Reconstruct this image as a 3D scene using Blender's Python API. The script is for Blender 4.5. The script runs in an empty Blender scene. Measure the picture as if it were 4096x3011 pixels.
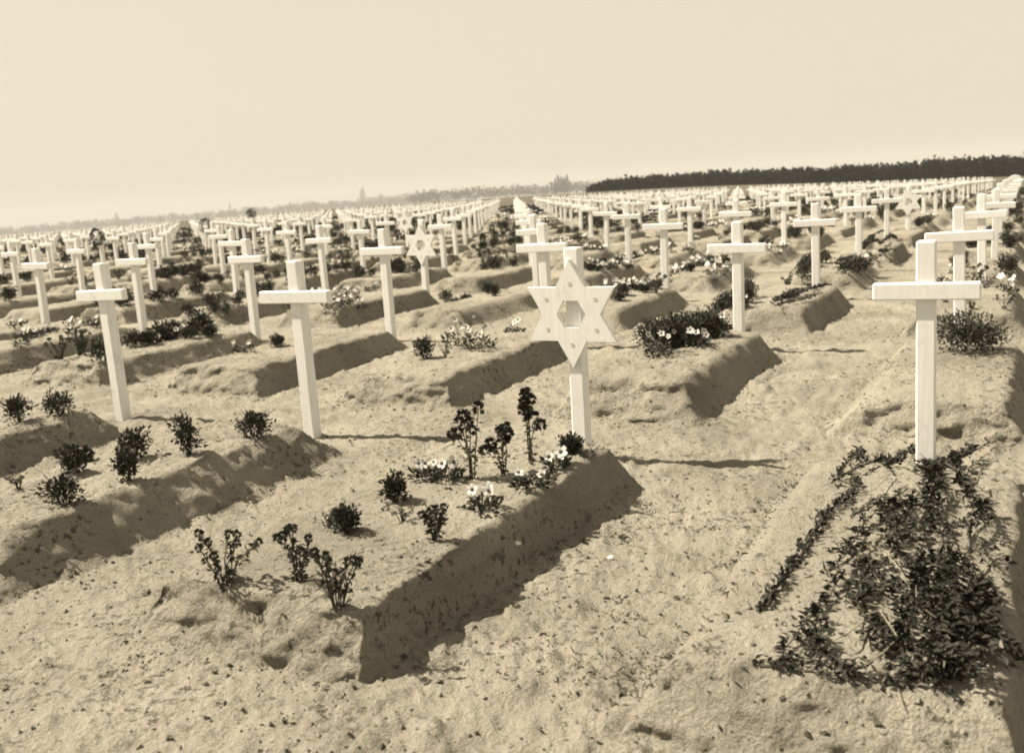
import bpy, math, random
import numpy as np
from mathutils import Matrix, Vector

# ---------------------------------------------------------------- camera, sky, sun, exposure
sc = bpy.context.scene
FPX, PITCH, ROLL, CAMH = 3900.9, 0.1652, 0.06475, 1.5          # focal length in photo pixels (photo is 4096 wide)
PPX, PPY = 2016.0, 1418.0                                        # optical centre of the negative in the scan
cam = bpy.data.cameras.new('camera')
cam.sensor_width = 36.0
cam.lens = FPX / 4096 * 36.0
cam.shift_x = (2048 - PPX) / 4096
cam.shift_y = -(1505.5 - PPY) / 4096
cam.clip_start = 0.05
cam.clip_end = 20000
cam.dof.use_dof = True
cam.dof.focus_distance = 4.6
cam.dof.aperture_fstop = 4.2
camera = bpy.data.objects.new('camera', cam)
sc.collection.objects.link(camera)
camera.matrix_world = (Matrix.Translation((0, 0, CAMH)) @ Matrix.Rotation(math.pi / 2 - PITCH, 4, 'X')
                       @ Matrix.Rotation(-ROLL, 4, 'Z'))
sc.camera = camera

SUN_ELEV = math.radians(49)
SUN_H = Vector((-0.955, 0.297)).normalized()                     # horizontal direction towards the sun
SUN_DIR = Vector((SUN_H.x * math.cos(SUN_ELEV), SUN_H.y * math.cos(SUN_ELEV), math.sin(SUN_ELEV)))
world = bpy.data.worlds.new('World')
sc.world = world
world.use_nodes = True
wn, wl = world.node_tree.nodes, world.node_tree.links
wn.clear()
sky = wn.new('ShaderNodeTexSky')
sky.sky_type = 'NISHITA'
sky.sun_disc = False
sky.sun_elevation = SUN_ELEV
sky.sun_rotation = math.atan2(SUN_H.x, SUN_H.y)
sky.dust_density = 4.0
bw = wn.new('ShaderNodeRGBToBW')
flat = wn.new('ShaderNodeMath'); flat.operation = 'POWER'; flat.inputs[1].default_value = 0.10
tint = wn.new('ShaderNodeMix'); tint.data_type = 'RGBA'; tint.blend_type = 'MULTIPLY'; tint.inputs[0].default_value = 1.0
tint.inputs[7].default_value = (1.0, 0.892, 0.70, 1)            # the print's cream tone
bg = wn.new('ShaderNodeBackground')
bg.inputs[1].default_value = 0.15
gain = wn.new('ShaderNodeMath'); gain.operation = 'MULTIPLY'; gain.inputs[1].default_value = 1.56
out = wn.new('ShaderNodeOutputWorld')
wl.new(sky.outputs[0], bw.inputs[0]); wl.new(bw.outputs[0], flat.inputs[0]); wl.new(flat.outputs[0], gain.inputs[0])
wl.new(gain.outputs[0], tint.inputs[6]); wl.new(tint.outputs[2], bg.inputs[0]); wl.new(bg.outputs[0], out.inputs[0])

sun = bpy.data.lights.new('sun', 'SUN')
sun.energy = 5.0
sun.angle = math.radians(0.6)
sun.color = (1.0, 0.892, 0.71)
sun_ob = bpy.data.objects.new('sun', sun)
sc.collection.objects.link(sun_ob)
sun_ob.rotation_euler = SUN_DIR.to_track_quat('Z', 'Y').to_euler()
sun_ob.location = (-20, 6, 30)

sc.view_settings.view_transform = 'Standard'
sc.view_settings.look = 'None'
sc.view_settings.gamma = 1.0
sc.view_settings.exposure = 1.62
sc.render.engine = 'CYCLES'
sc.cycles.max_bounces = 6
sc.cycles.diffuse_bounces = 3
sc.cycles.glossy_bounces = 2
sc.cycles.volume_bounces = 1
sc.cycles.pixel_filter_type = 'BLACKMAN_HARRIS'
sc.cycles.filter_width = 1.9
sc.cycles.use_denoising = True

# ---------------------------------------------------------------- helpers
RNG = np.random.default_rng(7)
random.seed(7)
C = sc.collection


def _hash(ix, iy, iz, seed):
    h = (ix * 374761393 + iy * 668265263 + iz * 1274126177 + seed * 974711) & 0x7fffffff
    h = ((h ^ (h >> 13)) * 1274126177) & 0x7fffffff
    h = ((h ^ (h >> 15)) * 668265263) & 0x7fffffff
    return ((h ^ (h >> 16)) & 0xffff) / 65535.0 * 2 - 1


def vnoise(x, y, z=None, seed=0):
    x = np.asarray(x, float); y = np.asarray(y, float)
    z = np.zeros_like(x) if z is None else np.asarray(z, float)
    ix, iy, iz = (np.floor(v).astype(np.int64) for v in (x, y, z))
    fx, fy, fz = x - ix, y - iy, z - iz
    fx, fy, fz = (v * v * v * (v * (v * 6 - 15) + 10) for v in (fx, fy, fz))
    r = 0
    for dz, wz in ((0, 1 - fz), (1, fz)):
        for dy, wy in ((0, 1 - fy), (1, fy)):
            for dx, wx in ((0, 1 - fx), (1, fx)):
                r = r + _hash(ix + dx, iy + dy, iz + dz, seed) * wx * wy * wz
    return r


def fbm(x, y, z=None, seed=0, octaves=4, gain=0.5):
    s, amp = 0, 1.0
    for o in range(octaves):
        k = 2.03 ** o
        s = s + amp * vnoise(x * k, y * k, None if z is None else z * k, seed + o * 17)
        amp *= gain
    return s


def sstep(a, b, x):
    t = np.clip((x - a) / (b - a), 0, 1)
    return t * t * (3 - 2 * t)


def mesh_np(name, V, F, mats, fmat=None, smooth=False):
    """mesh from vertex array and face array (all tris or all quads)"""
    V = np.asarray(V, np.float32); F = np.asarray(F, np.int32)
    me = bpy.data.meshes.new(name)
    n, m = F.shape
    me.vertices.add(len(V)); me.vertices.foreach_set('co', V.ravel())
    me.loops.add(n * m); me.loops.foreach_set('vertex_index', F.ravel())
    me.polygons.add(n)
    me.polygons.foreach_set('loop_start', np.arange(0, n * m, m, dtype=np.int32))
    if fmat is not None:
        me.polygons.foreach_set('material_index', np.asarray(fmat, np.int32))
    me.polygons.foreach_set('use_smooth', np.full(n, smooth, dtype=bool))
    me.update(calc_edges=True)
    for mt in (mats if isinstance(mats, (list, tuple)) else [mats]):
        me.materials.append(mt)
    return me


def link(name, me, parent=None, loc=(0, 0, 0), rot=(0, 0, 0), scale=None):
    o = bpy.data.objects.new(name, me)
    C.objects.link(o)
    o.location = loc; o.rotation_euler = rot
    if scale is not None:
        o.scale = scale
    if parent is not None:
        o.parent = parent
    return o


def tag(o, label=None, cat=None, group=None, kind=None):
    if label: o['label'] = label
    if cat: o['category'] = cat
    if group: o['group'] = group
    if kind: o['kind'] = kind
    return o


class MB:
    """collects boxes, tubes, prisms into one mesh (polygons of any size)"""
    def __init__(self):
        self.v, self.f, self.m = [], [], []

    def poly(self, vs, fs, mat=0):
        b = len(self.v)
        self.v += [tuple(v) for v in vs]
        self.f += [tuple(b + i for i in f) for f in fs]
        self.m += [mat] * len(fs)

    def box(self, c, s, bev=0.0, mat=0):
        x, y, z = (d / 2 for d in s)
        if bev <= 0:
            vs = [(c[0] + sx * x, c[1] + sy * y, c[2] + sz * z) for sz in (-1, 1) for sy in (-1, 1) for sx in (-1, 1)]
            self.poly(vs, [(0, 2, 3, 1), (4, 5, 7, 6), (0, 1, 5, 4), (2, 6, 7, 3), (0, 4, 6, 2), (1, 3, 7, 5)], mat)
            return
        vs, idx = [], {}
        for sx in (-1, 1):
            for sy in (-1, 1):
                for sz in (-1, 1):
                    for ax in range(3):
                        p = [sx * (x - bev), sy * (y - bev), sz * (z - bev)]
                        p[ax] = (sx * x, sy * y, sz * z)[ax]
                        idx[(sx, sy, sz, ax)] = len(vs)
                        vs.append((c[0] + p[0], c[1] + p[1], c[2] + p[2]))
        fs = []
        for ax in range(3):
            o1, o2 = [a for a in range(3) if a != ax]
            for s in (-1, 1):
                q = []
                for (p1, p2) in ((-1, -1), (1, -1), (1, 1), (-1, 1)):
                    k = [0, 0, 0]; k[ax] = s; k[o1] = p1; k[o2] = p2
                    q.append(idx[(k[0], k[1], k[2], ax)])
                fs.append(tuple(q))
            for p1 in (-1, 1):
                for p2 in (-1, 1):
                    q = []
                    for (s, a) in ((-1, o1), (-1, o2), (1, o2), (1, o1)):
                        k = [0, 0, 0]; k[ax] = s; k[o1] = p1; k[o2] = p2
                        q.append(idx[(k[0], k[1], k[2], a)])
                    fs.append(tuple(q))
        for sx in (-1, 1):
            for sy in (-1, 1):
                for sz in (-1, 1):
                    fs.append(tuple(idx[(sx, sy, sz, a)] for a in range(3)))
        self.poly(vs, fs, mat)

    def tube(self, pts, radii, n=5, mat=0):
        pts = [Vector(p) for p in pts]
        vs, fs = [], []
        for k, p in enumerate(pts):
            d = (pts[min(k + 1, len(pts) - 1)] - pts[max(k - 1, 0)])
            d = d.normalized() if d.length > 1e-9 else Vector((0, 0, 1))
            u = d.orthogonal().normalized(); w = d.cross(u)
            for q in range(n):
                a = 2 * math.pi * q / n
                vs.append(p + (u * math.cos(a) + w * math.sin(a)) * radii[k])
        for k in range(len(pts) - 1):
            for q in range(n):
                fs.append((k * n + q, k * n + (q + 1) % n, (k + 1) * n + (q + 1) % n, (k + 1) * n + q))
        fs.append(tuple(range(n))[::-1]); fs.append(tuple((len(pts) - 1) * n + q for q in range(n)))
        self.poly(vs, fs, mat)

    def prism(self, outline, y0, y1, mat=0):
        """outline in the xz plane, from y0 to y1"""
        n = len(outline)
        vs = [(p[0], y0, p[1]) for p in outline] + [(p[0], y1, p[1]) for p in outline]
        fs = [tuple(range(n)), tuple(range(2 * n - 1, n - 1, -1))]
        fs += [(k, n + k, n + (k + 1) % n, (k + 1) % n) for k in range(n)]
        self.poly(vs, fs, mat)

    def mesh(self, name, mats, smooth=False, recalc=True):
        me = bpy.data.meshes.new(name)
        me.from_pydata([tuple(v) for v in self.v], [], self.f)
        for mt in (mats if isinstance(mats, (list, tuple)) else [mats]):
            me.materials.append(mt)
        me.polygons.foreach_set('material_index', self.m)
        if recalc:
            import bmesh
            bm = bmesh.new(); bm.from_mesh(me)
            bmesh.ops.recalc_face_normals(bm, faces=bm.faces); bm.to_mesh(me); bm.free()
        if smooth:
            me.polygons.foreach_set('use_smooth', [True] * len(me.polygons))
        me.update()
        return me


# ---------------------------------------------------------------- materials
def new_mat(name, rough=0.9, spec=0.2):
    m = bpy.data.materials.new(name)
    m.use_nodes = True
    n, l = m.node_tree.nodes, m.node_tree.links
    b = n['Principled BSDF']
    b.inputs['Roughness'].default_value = rough
    b.inputs['Specular IOR Level'].default_value = spec
    return m, n, l, b


def ramp(n, stops):
    r = n.new('ShaderNodeValToRGB')
    e = r.color_ramp.elements
    while len(e) > 1: e.remove(e[-1])
    e[0].position = stops[0][0]; e[0].color = (*stops[0][1], 1)
    for p, c in stops[1:]:
        k = e.new(p); k.color = (*c, 1)
    return r


def noise(n, l, vec, scale, detail=5, rough=0.6, dist=0.0):
    t = n.new('ShaderNodeTexNoise')
    t.inputs['Scale'].default_value = scale; t.inputs['Detail'].default_value = detail
    t.inputs['Roughness'].default_value = rough; t.inputs['Distortion'].default_value = dist
    l.new(vec, t.inputs['Vector'])
    return t


def mix(n, l, fac, a, b, mode='MIX'):
    m = n.new('ShaderNodeMix'); m.data_type = 'RGBA'; m.blend_type = mode
    for sock, v in ((m.inputs[0], fac), (m.inputs[6], a), (m.inputs[7], b)):
        if hasattr(v, 'links'): l.new(v, sock)
        elif isinstance(v, (int, float)): sock.default_value = v
        else: sock.default_value = (*v, 1)
    return m.outputs[2]


TH = 0.49564
A_COL, B_ROW = 1.829, 3.549                                      # grave spacing: 6 ft along a row, 12 ft between rows
OX, OY = 1.971, 4.452
RR = np.array([-math.cos(TH), math.sin(TH)])                     # along a row, to the left and away
CC = np.array([math.sin(TH), math.cos(TH)])                      # across rows, foot of a grave to its head
LAST_ROW = 21
CEM_BACK = OX * CC[0] + OY * CC[1] + LAST_ROW * B_ROW + 2.0


def soil_material(name, ground=False):
    m, n, l, b = new_mat(name, 0.97, 0.08)
    g = n.new('ShaderNodeNewGeometry')
    P = g.outputs['Position']
    big = noise(n, l, P, 1.3, 6, 0.62)
    col = ramp(n, [(0.30, (0.160, 0.147, 0.121)), (0.46, (0.216, 0.200, 0.166)), (0.66, (0.262, 0.243, 0.203))])
    l.new(big.outputs['Fac'], col.inputs[0])
    # crumbs, bits of bark and leaf lying in the sand
    v = noise(n, l, P, 26, 4, 0.75)
    sp = ramp(n, [(0.40, (1, 1, 1)), (0.465, (0, 0, 0))])
    l.new(v.outputs['Fac'], sp.inputs[0])
    pat = noise(n, l, P, 2.1, 3, 0.6)
    pr = ramp(n, [(0.42, (0.06, 0.06, 0.06)), (0.60, (0.9, 0.9, 0.9))])
    l.new(pat.outputs['Fac'], pr.inputs[0])
    f = mix(n, l, 1.0, sp.outputs[0], pr.outputs[0], 'MULTIPLY')
    c1 = mix(n, l, f, col.outputs[0], (0.060, 0.054, 0.042))
    fine = noise(n, l, P, 95, 4, 0.7)
    fr = ramp(n, [(0.30, (0.74, 0.74, 0.74)), (0.60, (1.06, 1.06, 1.06))])
    l.new(fine.outputs['Fac'], fr.inputs[0])
    c2 = mix(n, l, 1.0, c1, fr.outputs[0], 'MULTIPLY')
    if ground:
        # ploughed field and rough grass beyond the last row of graves
        dp = n.new('ShaderNodeVectorMath'); dp.operation = 'DOT_PRODUCT'
        dp.inputs[1].default_value = (CC[0], CC[1], 0)
        l.new(P, dp.inputs[0])
        wob = noise(n, l, P, 0.05, 3, 0.5)
        ad = n.new('ShaderNodeMath'); ad.operation = 'MULTIPLY_ADD'
        l.new(wob.outputs['Fac'], ad.inputs[0]); ad.inputs[1].default_value = 3.0
        l.new(dp.outputs['Value'], ad.inputs[2])
        mr = n.new('ShaderNodeMapRange'); mr.inputs[1].default_value = CEM_BACK; mr.inputs[2].default_value = CEM_BACK + 1.5
        l.new(ad.outputs[0], mr.inputs[0])
        sc_ = n.new('ShaderNodeVectorMath'); sc_.operation = 'MULTIPLY'; sc_.inputs[1].default_value = (0.012, 0.10, 0.1)
        l.new(P, sc_.inputs[0])
        fld = noise(n, l, sc_.outputs[0], 1.0, 5, 0.6)
        fc = ramp(n, [(0.33, (0.045, 0.041, 0.033)), (0.52, (0.075, 0.068, 0.054)), (0.72, (0.13, 0.118, 0.093))])
        l.new(fld.outputs['Fac'], fc.inputs[0])
        c2 = mix(n, l, mr.outputs[0], c2, fc.outputs[0])
    l.new(c2, b.inputs['Base Color'])
    h1 = noise(n, l, P, 34, 6, 0.68)
    h2 = noise(n, l, P, 120, 4, 0.7)
    hm = n.new('ShaderNodeMath'); hm.operation = 'MULTIPLY_ADD'
    l.new(h2.outputs['Fac'], hm.inputs[0]); hm.inputs[1].default_value = 0.35; l.new(h1.outputs['Fac'], hm.inputs[2])
    bp_ = n.new('ShaderNodeBump'); bp_.inputs['Strength'].default_value = 1.0; bp_.inputs['Distance'].default_value = 0.026
    l.new(hm.outputs[0], bp_.inputs['Height']); l.new(bp_.outputs[0], b.inputs['Normal'])
    return m


M_GROUND = soil_material('sandy_ground', True)
M_SOIL = soil_material('mound_soil')


def simple_mat(name, c0, c1, scale=8.0, rough=0.85, spec=0.2, bump=0.0, coord='Object'):
    m, n, l, b = new_mat(name, rough, spec)
    tc = n.new('ShaderNodeTexCoord')
    t = noise(n, l, tc.outputs[coord], scale, 5, 0.62)
    r = ramp(n, [(0.32, c0), (0.68, c1)])
    l.new(t.outputs['Fac'], r.inputs[0]); l.new(r.outputs[0], b.inputs['Base Color'])
    if bump:
        bp_ = n.new('ShaderNodeBump'); bp_.inputs['Strength'].default_value = bump; bp_.inputs['Distance'].default_value = 0.01
        l.new(t.outputs['Fac'], bp_.inputs['Height']); l.new(bp_.outputs[0], b.inputs['Normal'])
    return m


def paint_material():
    m, n, l, b = new_mat('white_painted_wood', 0.62, 0.3)
    g = n.new('ShaderNodeNewGeometry')
    oi = n.new('ShaderNodeObjectInfo')
    mp = n.new('ShaderNodeVectorMath'); mp.operation = 'MULTIPLY'; mp.inputs[1].default_value = (60, 60, 4)
    l.new(g.outputs['Position'], mp.inputs[0])
    gr = noise(n, l, mp.outputs[0], 1.0, 4, 0.6)
    r = ramp(n, [(0.25, (0.61, 0.608, 0.60)), (0.6, (0.68, 0.678, 0.67))])
    l.new(gr.outputs['Fac'], r.inputs[0])
    st = noise(n, l, g.outputs['Position'], 7, 4, 0.7)
    sr = ramp(n, [(0.24, (0.80, 0.80, 0.80)), (0.42, (1, 1, 1))])
    l.new(st.outputs['Fac'], sr.inputs[0])
    c = mix(n, l, 1.0, r.outputs[0], sr.outputs[0], 'MULTIPLY')
    l.new(c, b.inputs['Base Color'])
    bp_ = n.new('ShaderNodeBump'); bp_.inputs['Strength'].default_value = 0.25; bp_.inputs['Distance'].default_value = 0.003
    l.new(gr.outputs['Fac'], bp_.inputs['Height']); l.new(bp_.outputs[0], b.inputs['Normal'])
    return m


M_PAINT = paint_material()
M_LEAF = simple_mat('dark_leaf', (0.016, 0.017, 0.013), (0.062, 0.061, 0.047), 30, 0.7, 0.25)
M_LEAF2 = simple_mat('mid_leaf', (0.045, 0.044, 0.033), (0.10, 0.095, 0.072), 30, 0.75, 0.25)
M_EVER = simple_mat('withered_evergreen', (0.008, 0.0082, 0.0065), (0.034, 0.033, 0.026), 18, 0.75, 0.15)
M_STEM = simple_mat('woody_stem', (0.035, 0.032, 0.025), (0.085, 0.078, 0.060), 40, 0.9, 0.1)
M_DRY = simple_mat('dry_twig', (0.10, 0.09, 0.07), (0.22, 0.20, 0.16), 40, 0.9, 0.1)
M_PETAL = simple_mat('white_petal', (0.38, 0.37, 0.345), (0.52, 0.505, 0.475), 25, 0.7, 0.2)
M_DPETAL = simple_mat('dark_petal', (0.018, 0.017, 0.014), (0.040, 0.037, 0.030), 25, 0.7, 0.2)
M_BOLT = simple_mat('nail_head', (0.42, 0.40, 0.37), (0.52, 0.50, 0.46), 60, 0.6, 0.4)
M_PINE = simple_mat('pine_needles', (0.007, 0.007, 0.0055), (0.020, 0.0195, 0.015), 0.5, 0.85, 0.1, coord='Generated')
M_FARTREE = simple_mat('distant_foliage', (0.03, 0.029, 0.022), (0.07, 0.067, 0.05), 0.3, 0.85, 0.1, coord='Object')
M_BARK = simple_mat('bark', (0.04, 0.036, 0.028), (0.09, 0.08, 0.062), 3, 0.9, 0.1)
M_STONE = simple_mat('town_stone', (0.20, 0.185, 0.15), (0.30, 0.28, 0.23), 0.4, 0.9, 0.1)
M_ROOF = simple_mat('slate_roof', (0.06, 0.055, 0.045), (0.11, 0.10, 0.08), 0.8, 0.8, 0.2)
M_GLASS = simple_mat('dark_window', (0.02, 0.02, 0.02), (0.04, 0.04, 0.035), 2, 0.3, 0.5)
M_PEBBLE = simple_mat('pale_pebble', (0.45, 0.43, 0.38), (0.62, 0.60, 0.54), 30, 0.8, 0.2)

# ---------------------------------------------------------------- terrain
KX2, GX = 4.2e-4, -4.84e-3


def gz(X, Y):
    X = np.asarray(X, float); Y = np.asarray(Y, float)
    r = np.hypot(X, Y)
    s = np.minimum(1.0, 120.0 / np.maximum(r, 1e-6))
    xs = X * s
    dip = 0.2 * sstep(22, 85, r) * (1 - sstep(115, 210, r))
    side = 1.0 * sstep(45, 105, X) * sstep(110, 210, r)
    plain = 0.0065 * np.maximum(0, r - 250)                      # beyond the field the plain lies lower
    return -KX2 * xs * xs + GX * xs - dip - side - plain - 0.012 * np.maximum(0, -X - 65)


def ray(px, py):
    X, U = (px - PPX) / FPX, (PPY - py) / FPX
    cr, sr = math.cos(ROLL), math.sin(ROLL)
    xx, u = X * cr + U * sr, -X * sr + U * cr
    c, s = math.cos(PITCH), math.sin(PITCH)
    return np.array([xx, c + u * s, u * c - s])


def at(px, py, z=0.0):
    """photo pixel (4096 wide) to the point where its ray meets the height z above the ground"""
    d = ray(px, py)
    zz = z
    for _ in range(4):
        t = (zz - CAMH) / d[2]
        zz = float(gz(d[0] * t, d[1] * t)) + z
    return np.array([d[0] * t, d[1] * t, zz])


def at2(px, py, z=0.0):                                           # the same for the 2247-pixel view of the photo
    return at(px * 4096 / 2247, py * 4096 / 2247, z)


def proj(P):
    z = P[2] - CAMH
    c, s = math.cos(PITCH), math.sin(PITCH)
    d = P[1] * c - z * s; u = z * c + P[1] * s
    if d < 0.05: return (1e9, 1e9, d)
    cr, sr = math.cos(ROLL), math.sin(ROLL)
    return PPX + FPX * (P[0] * cr - u * sr) / d, PPY - FPX * (P[0] * sr + u * cr) / d, d


def grave_pos(i, j):
    return np.array([OX, OY]) + RR * A_COL * i + CC * B_ROW * j


def ground_relief(x, y):
    r = np.hypot(x, y)
    near = 1 - sstep(30, 70, r)
    z = 0.018 * fbm(x * 0.7, y * 0.7, seed=3, octaves=2)
    z = z + near * 0.006 * fbm(x * 3.1, y * 3.1, seed=9, octaves=3)
    lump = fbm(x * 11, y * 11, seed=21, octaves=3)
    z = z + (1 - sstep(8, 22, r)) * (0.008 * lump + 0.022 * np.clip(lump - 0.5, 0, 1) + 0.006 * fbm(x * 29, y * 29, seed=61, octaves=2))
    u = x * RR[0] + y * RR[1]; v = x * CC[0] + y * CC[1]
    streak = fbm(u * 9 + 0.6 * fbm(x, y, seed=81, octaves=2), v * 1.1, seed=83, octaves=3)
    z = z + (1 - sstep(7, 16, r)) * 0.016 * streak * sstep(-.5, .5, fbm(x * .5, y * .5, seed=85, octaves=2))
    far = sstep(120, 400, r)
    return z * (1 - far)


def build_ground():
    rad = [0.7]
    while rad[-1] < 60: rad.append(rad[-1] * 1.0085)
    while rad[-1] < 5600: rad.append(rad[-1] * 1.035)
    rad = np.array(rad)
    fine = np.radians(np.arange(-42, 42.01, 0.16))
    rest = np.radians(np.arange(46, 315, 4.0))
    ang = np.concatenate([fine, rest])                            # measured clockwise from +Y
    R, T = np.meshgrid(rad, ang, indexing='ij')
    X, Y = R * np.sin(T), R * np.cos(T)
    Z = gz(X, Y) + ground_relief(X, Y)
    nr, na = R.shape
    V = np.stack([X, Y, Z], -1).reshape(-1, 3)
    a = np.arange(nr - 1)[:, None] * na; k = np.arange(na)[None, :]; k2 = (k + 1) % na
    F = np.stack([a + k, a + k2, a + na + k2, a + na + k], -1).reshape(-1, 4)[:, ::-1]
    # close the middle under the photographer
    c = len(V)
    V = np.vstack([V, [[0, 0, float(gz(0, 0))]]])
    mid = np.stack([np.full(na, c), np.full(na, c), (np.arange(na) + 1) % na, np.arange(na)], -1)
    me = mesh_np('ground', V, F, M_GROUND, smooth=True)
    o = link('ground', me)
    tag(o, kind='structure')
    tri = MB(); tri.poly([tuple(v) for v in V[:na]] + [tuple(V[c])], [(i, (i + 1) % na, na) for i in range(na)])
    me2 = tri.mesh('ground_centre', M_GROUND, recalc=False)
    o2 = link('ground_centre', me2, parent=o)
    return o


build_ground()


def surf(x, y):
    return float(gz(x, y) + ground_relief(np.array([x]), np.array([y]))[0])


# ---------------------------------------------------------------- grave mounds
MOUND_Y0, MOUND_Y1, MOUND_CX = -2.62, -0.30, -0.07


def mound_mesh(name, seed, nx, ny, height=0.21, inset=(0.08, 0.10, 0.16, 0.18), hw=0.52, rough=1.0):
    """inset: horizontal run of the right, left, front and back faces"""
    rng = np.random.default_rng(seed)

    def axis(n, lo, hi, i0, i1):
        e = max(3, n // 5)
        a = np.concatenate([np.linspace(lo - 0.10, lo, 3)[:-1], np.linspace(lo, lo + i0, e)[:-1],
                            np.linspace(lo + i0, hi - i1, max(4, n - 2 * e))[:-1],
                            np.linspace(hi - i1, hi, e)[:-1], np.linspace(hi, hi + 0.10, 3)])
        return a
    x0, x1 = -hw, hw
    L = MOUND_Y1 - MOUND_Y0
    y0, y1 = -L / 2, L / 2
    ri, le, fr, ba = inset
    gx = axis(nx, x0, x1, le, ri); gy = axis(ny, y0, y1, fr, ba)
    X, Y = np.meshgrid(gx, gy, indexing='ij')
    so = seed * 3.7
    wx = 0.016 * fbm(X * 3 + so, Y * 2, seed=seed, octaves=3) * rough
    wy = 0.018 * fbm(X * 3 + so, Y * 2 + 9, seed=seed + 5, octaves=3) * rough
    xx, yy = X + wx, Y + wy

    def prof(d, w):
        t = np.clip(d / w, -1, 1.25)
        return np.where(t < 0, t * 0.25, np.where(t < 0.86, t, 0.86 + 0.14 * (1 - np.exp(-(t - 0.86) / 0.14))))
    h = np.minimum(np.minimum(prof(xx - x0, le), prof(x1 - xx, ri)), np.minimum(prof(yy - y0, fr), prof(y1 - yy, ba)))
    # soften the four corners a little
    dx = np.minimum(xx - x0, x1 - xx); dy = np.minimum(yy - y0, y1 - yy)
    corner = np.clip(1 - np.minimum(np.hypot(np.clip(dx, 0, .2), np.clip(dy, 0, .2)) / 0.2, 1), 0, 1)
    crown = 1 + 0.10 * (1 - (X / hw) ** 2) - 0.05
    Z = height * np.clip(h, -0.35, 1.2) * crown * (1 - 0.35 * corner * (h > 0))
    side = (h < 0.95) & (h > 0.0)
    lump = fbm(X * 6 + so, Y * 6, Z * 6, seed=seed + 11, octaves=4, gain=0.55)
    Z = Z + rough * (0.009 * lump + 0.008 * fbm(X * 24 + so, Y * 20, seed=seed + 31, octaves=3)) * np.where(h > 0, 1, 0.2)
    clod = np.clip(fbm(X * 15, Y * 15 + so, Z * 15, seed=seed + 77, octaves=2) - 0.45, 0, 1)
    front = np.exp(-((Y - y0) / 0.28) ** 2)
    Z = Z + rough * clod * (0.02 + 0.03 * front) * (h > 0)
    crag = np.abs(fbm(X * 9 + so, Y * 9, Z * 9, seed=seed + 91, octaves=3))
    Y = Y + front * side * rough * 0.026 * (0.25 - crag)
    push = rough * 0.020 * fbm(X * 7, Y * 7 + so, Z * 14, seed=seed + 41, octaves=3)
    X = X + np.where(side & (dx < dy), np.sign(X) * push * 0.7, 0)
    Y = Y + np.where(side & (dy <= dx), np.sign(Y) * push * 1.3, 0)
    V = np.stack([X, Y, Z], -1).reshape(-1, 3)
    m, n = X.shape
    a = np.arange(m - 1)[:, None] * n; k = np.arange(n - 1)[None, :]
    F = np.stack([a + k, a + n + k, a + n + k + 1, a + k + 1], -1).reshape(-1, 4)
    return V, F


ORD = ['first', 'second', 'third', 'fourth', 'fifth', 'sixth', 'seventh', 'eighth', 'ninth', 'tenth', 'eleventh', 'twelfth',
       'thirteenth', 'fourteenth', 'fifteenth', 'sixteenth', 'seventeenth', 'eighteenth', 'nineteenth', 'twentieth', 'twenty-first', 'twenty-second']
SPECIAL = {(1, 0): 'star', (4, 2): 'star', (8, 5): 'star', (1, 5): 'star'}
ROTZ = -TH


def place_words(i, j):
    if j > 5: return f"in the {ORD[j]} row, counting the large star's row first"
    if i == 1: return f"{ORD[j]} row, in the large star's own file of graves"
    side = 'towards the church spires' if i > 1 else 'towards the pine wood'
    return f"{ORD[j]} row, {ORD[abs(i - 1) - 1]} grave from the large star's file {side}"




def mound_centre(i, j):
    g = grave_pos(i, j)
    c = (MOUND_Y0 + MOUND_Y1) / 2
    return g + CC * c - RR * MOUND_CX


graves = []
for j in range(0, LAST_ROW + 1):
    for i in range(-3, 70):
        g = grave_pos(i, j)
        if g[1] < 1.0: continue
        x, y, d = proj((g[0], g[1], float(gz(*g)) + 0.7))
        mc = mound_centre(i, j)
        mx, my, md = proj((mc[0], mc[1], 0.2 + float(gz(*mc))))
        wpx = FPX * 0.3 / max(d, .1)
        graves.append(dict(i=i, j=j, pos=g, d=d, cross=(-wpx < x < 4096 + wpx), mound=(-2.2 * wpx < mx < 4096 + 2.2 * wpx and md > 0.8), mc=mc, x=x))
# keep the two mounds that reach into the bottom of the frame although their middle lies outside it
for G in graves:
    if (G['i'], G['j']) in ((0, 0), (2, 0), (3, 0), (1, 0), (0, 1), (5, 1), (6, 1)): G['mound'] = True

MV = {}


def mound_variant(kind, v):
    key = (kind, v)
    if key not in MV:
        rng = np.random.default_rng(100 + v)
        nx, ny = {'mid': (26, 44), 'far': (12, 16)}[kind]
        V, F = mound_mesh('mound', 50 + v, nx, ny, 0.17 + 0.06 * rng.random(),
                          tuple(0.08 + 0.14 * rng.random(4)), 0.47 + 0.07 * rng.random(), 1.0 if kind == 'mid' else 0.8)
        MV[key] = mesh_np('grave_mound', V, F, M_SOIL, smooth=True)
    return MV[key]


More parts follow.
